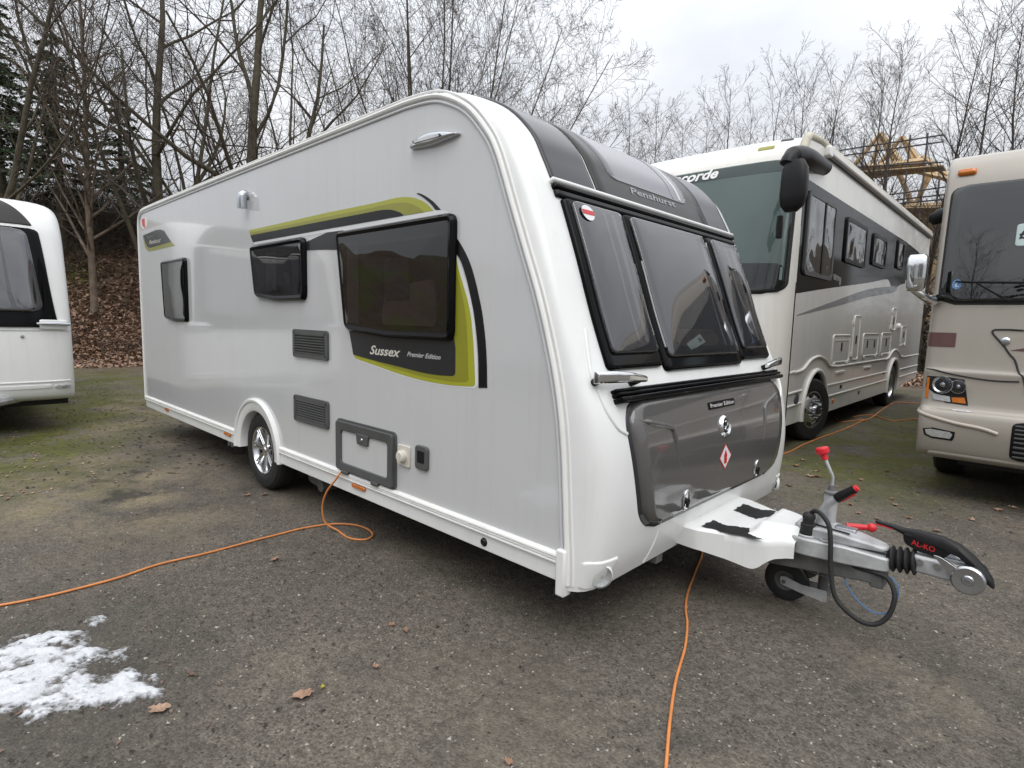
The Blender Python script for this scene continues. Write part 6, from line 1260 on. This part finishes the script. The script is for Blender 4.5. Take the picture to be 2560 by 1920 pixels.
for i, q in enumerate(((780, 215), (870, 282), (915, 284), (1350, 250), (1290, 550), (1400, 462), (1380, 425), (1885, 557), (1665, 628), (1160, 152), (1190, 305), (1870, 335), (735, 342), (905, 250), (1170, 515), (1120, 460), (820, 180), (1348, 270), (1490, 545), (2140, 480), (2050, 495))):
    leaf(*Z3(*q), random.uniform(.026, .042) if i not in (1, 2, 0) else .05, ['pale_leaf', 'dead_leaf_2', 'dead_leaf_0'][i % 3], LL, 20+i)
LF = 'small reddish dead leaf on the tarmac in front of the caravan corner'
for i, q in enumerate(((295, 455), (380, 490), (200, 715), (1010, 1300))): leaf(*Y6(*q), .022, 'dead_leaf_0', LF, 60+i)
LW_ = 'reddish leaf fragment on the ground beside the caravan wheel'
for i, q in enumerate(((770, 940), (890, 935), (960, 1388))): leaf(*Z6(*q), .035, 'dead_leaf_0', LW_, 70+i)
# loose grit and dark crumbs
n = 5200; r_ = 1.0+rg.gamma(2.0, 1.5, n); a = rg.uniform(R(85), R(185), n); gx = CAM[0]+r_*np.cos(a); gy_ = CAM[1]+r_*np.sin(a)
def crumbs(name, label, X, Y, size, m, seed, cat):
    rg = np.random.default_rng(seed); n = len(X); T = np.array([[1, 0, -.2], [-.5, .87, -.2], [-.5, -.87, -.2], [.1, .1, .75]]); th = rg.uniform(0, 6.28, n); s_ = size*rg.gamma(3., .33, n)
    Rm = np.stack([np.stack([np.cos(th), -np.sin(th), 0*th], -1), np.stack([np.sin(th), np.cos(th), 0*th], -1), np.stack([0*th, 0*th, 1+0*th], -1)], 1)
    V = np.einsum('nij,kj->nki', Rm, T*np.array([1, .7, .55]))*s_[:, None, None]*(1+.3*rg.normal(0, 1, (n, 4, 1)))+np.stack([X, Y, 0*X+.001], -1)[:, None]
    Fq = (np.arange(n)*4)[:, None, None]+np.array([[0, 1, 3], [1, 2, 3], [2, 0, 3]])[None]
    return tag(fast(name, V.reshape(-1, 3), Fq.reshape(-1, 3), m, smooth=False), label, cat, kind='stuff')
crumbs('loose_grit', 'pale loose grit scattered over the tarmac', gx[:3600], gy_[:3600], .0042, 'grit', 1, 'grit')
crumbs('debris', 'dark crumbs of bark and leaf scattered over the tarmac', gx[3600:], gy_[3600:], .0065, 'dark_debris', 2, 'debris')

def scatter(name, label, n, x0, x1, y0, y1, size, mats, seed):
    rg = np.random.default_rng(seed); x = rg.uniform(x0, x1, n); y = rg.uniform(y0, y1, n); return leaves(name, label, np.stack([x, y, 0*x+.006], -1), size, mats, seed, 'leaf scraps', .12)
scatter('leaf_scraps', 'scraps of leaf and twig strewn over the mossy ground by the white caravan', 3400, -15, -4, -3.6, 1.6, .016, ['dead_leaf_1', 'dead_leaf_3', 'dark_debris', 'dead_leaf_3', 'dead_leaf_2'], 31)
scatter('leaf_scraps', 'scraps of leaf strewn over the mossy ground between the motorhomes', 1300, -.9, 3., 3.4, 13, .017, ['dead_leaf_1', 'dead_leaf_3', 'dark_debris', 'dead_leaf_3'], 32)
scatter('leaf_scraps', 'crumbs of leaf and bark on the tarmac beside the caravan wheel', 600, -4.4, -.4, -2.2, -.1, .008, ['dead_leaf_3', 'dark_debris', 'dark_debris'], 33)
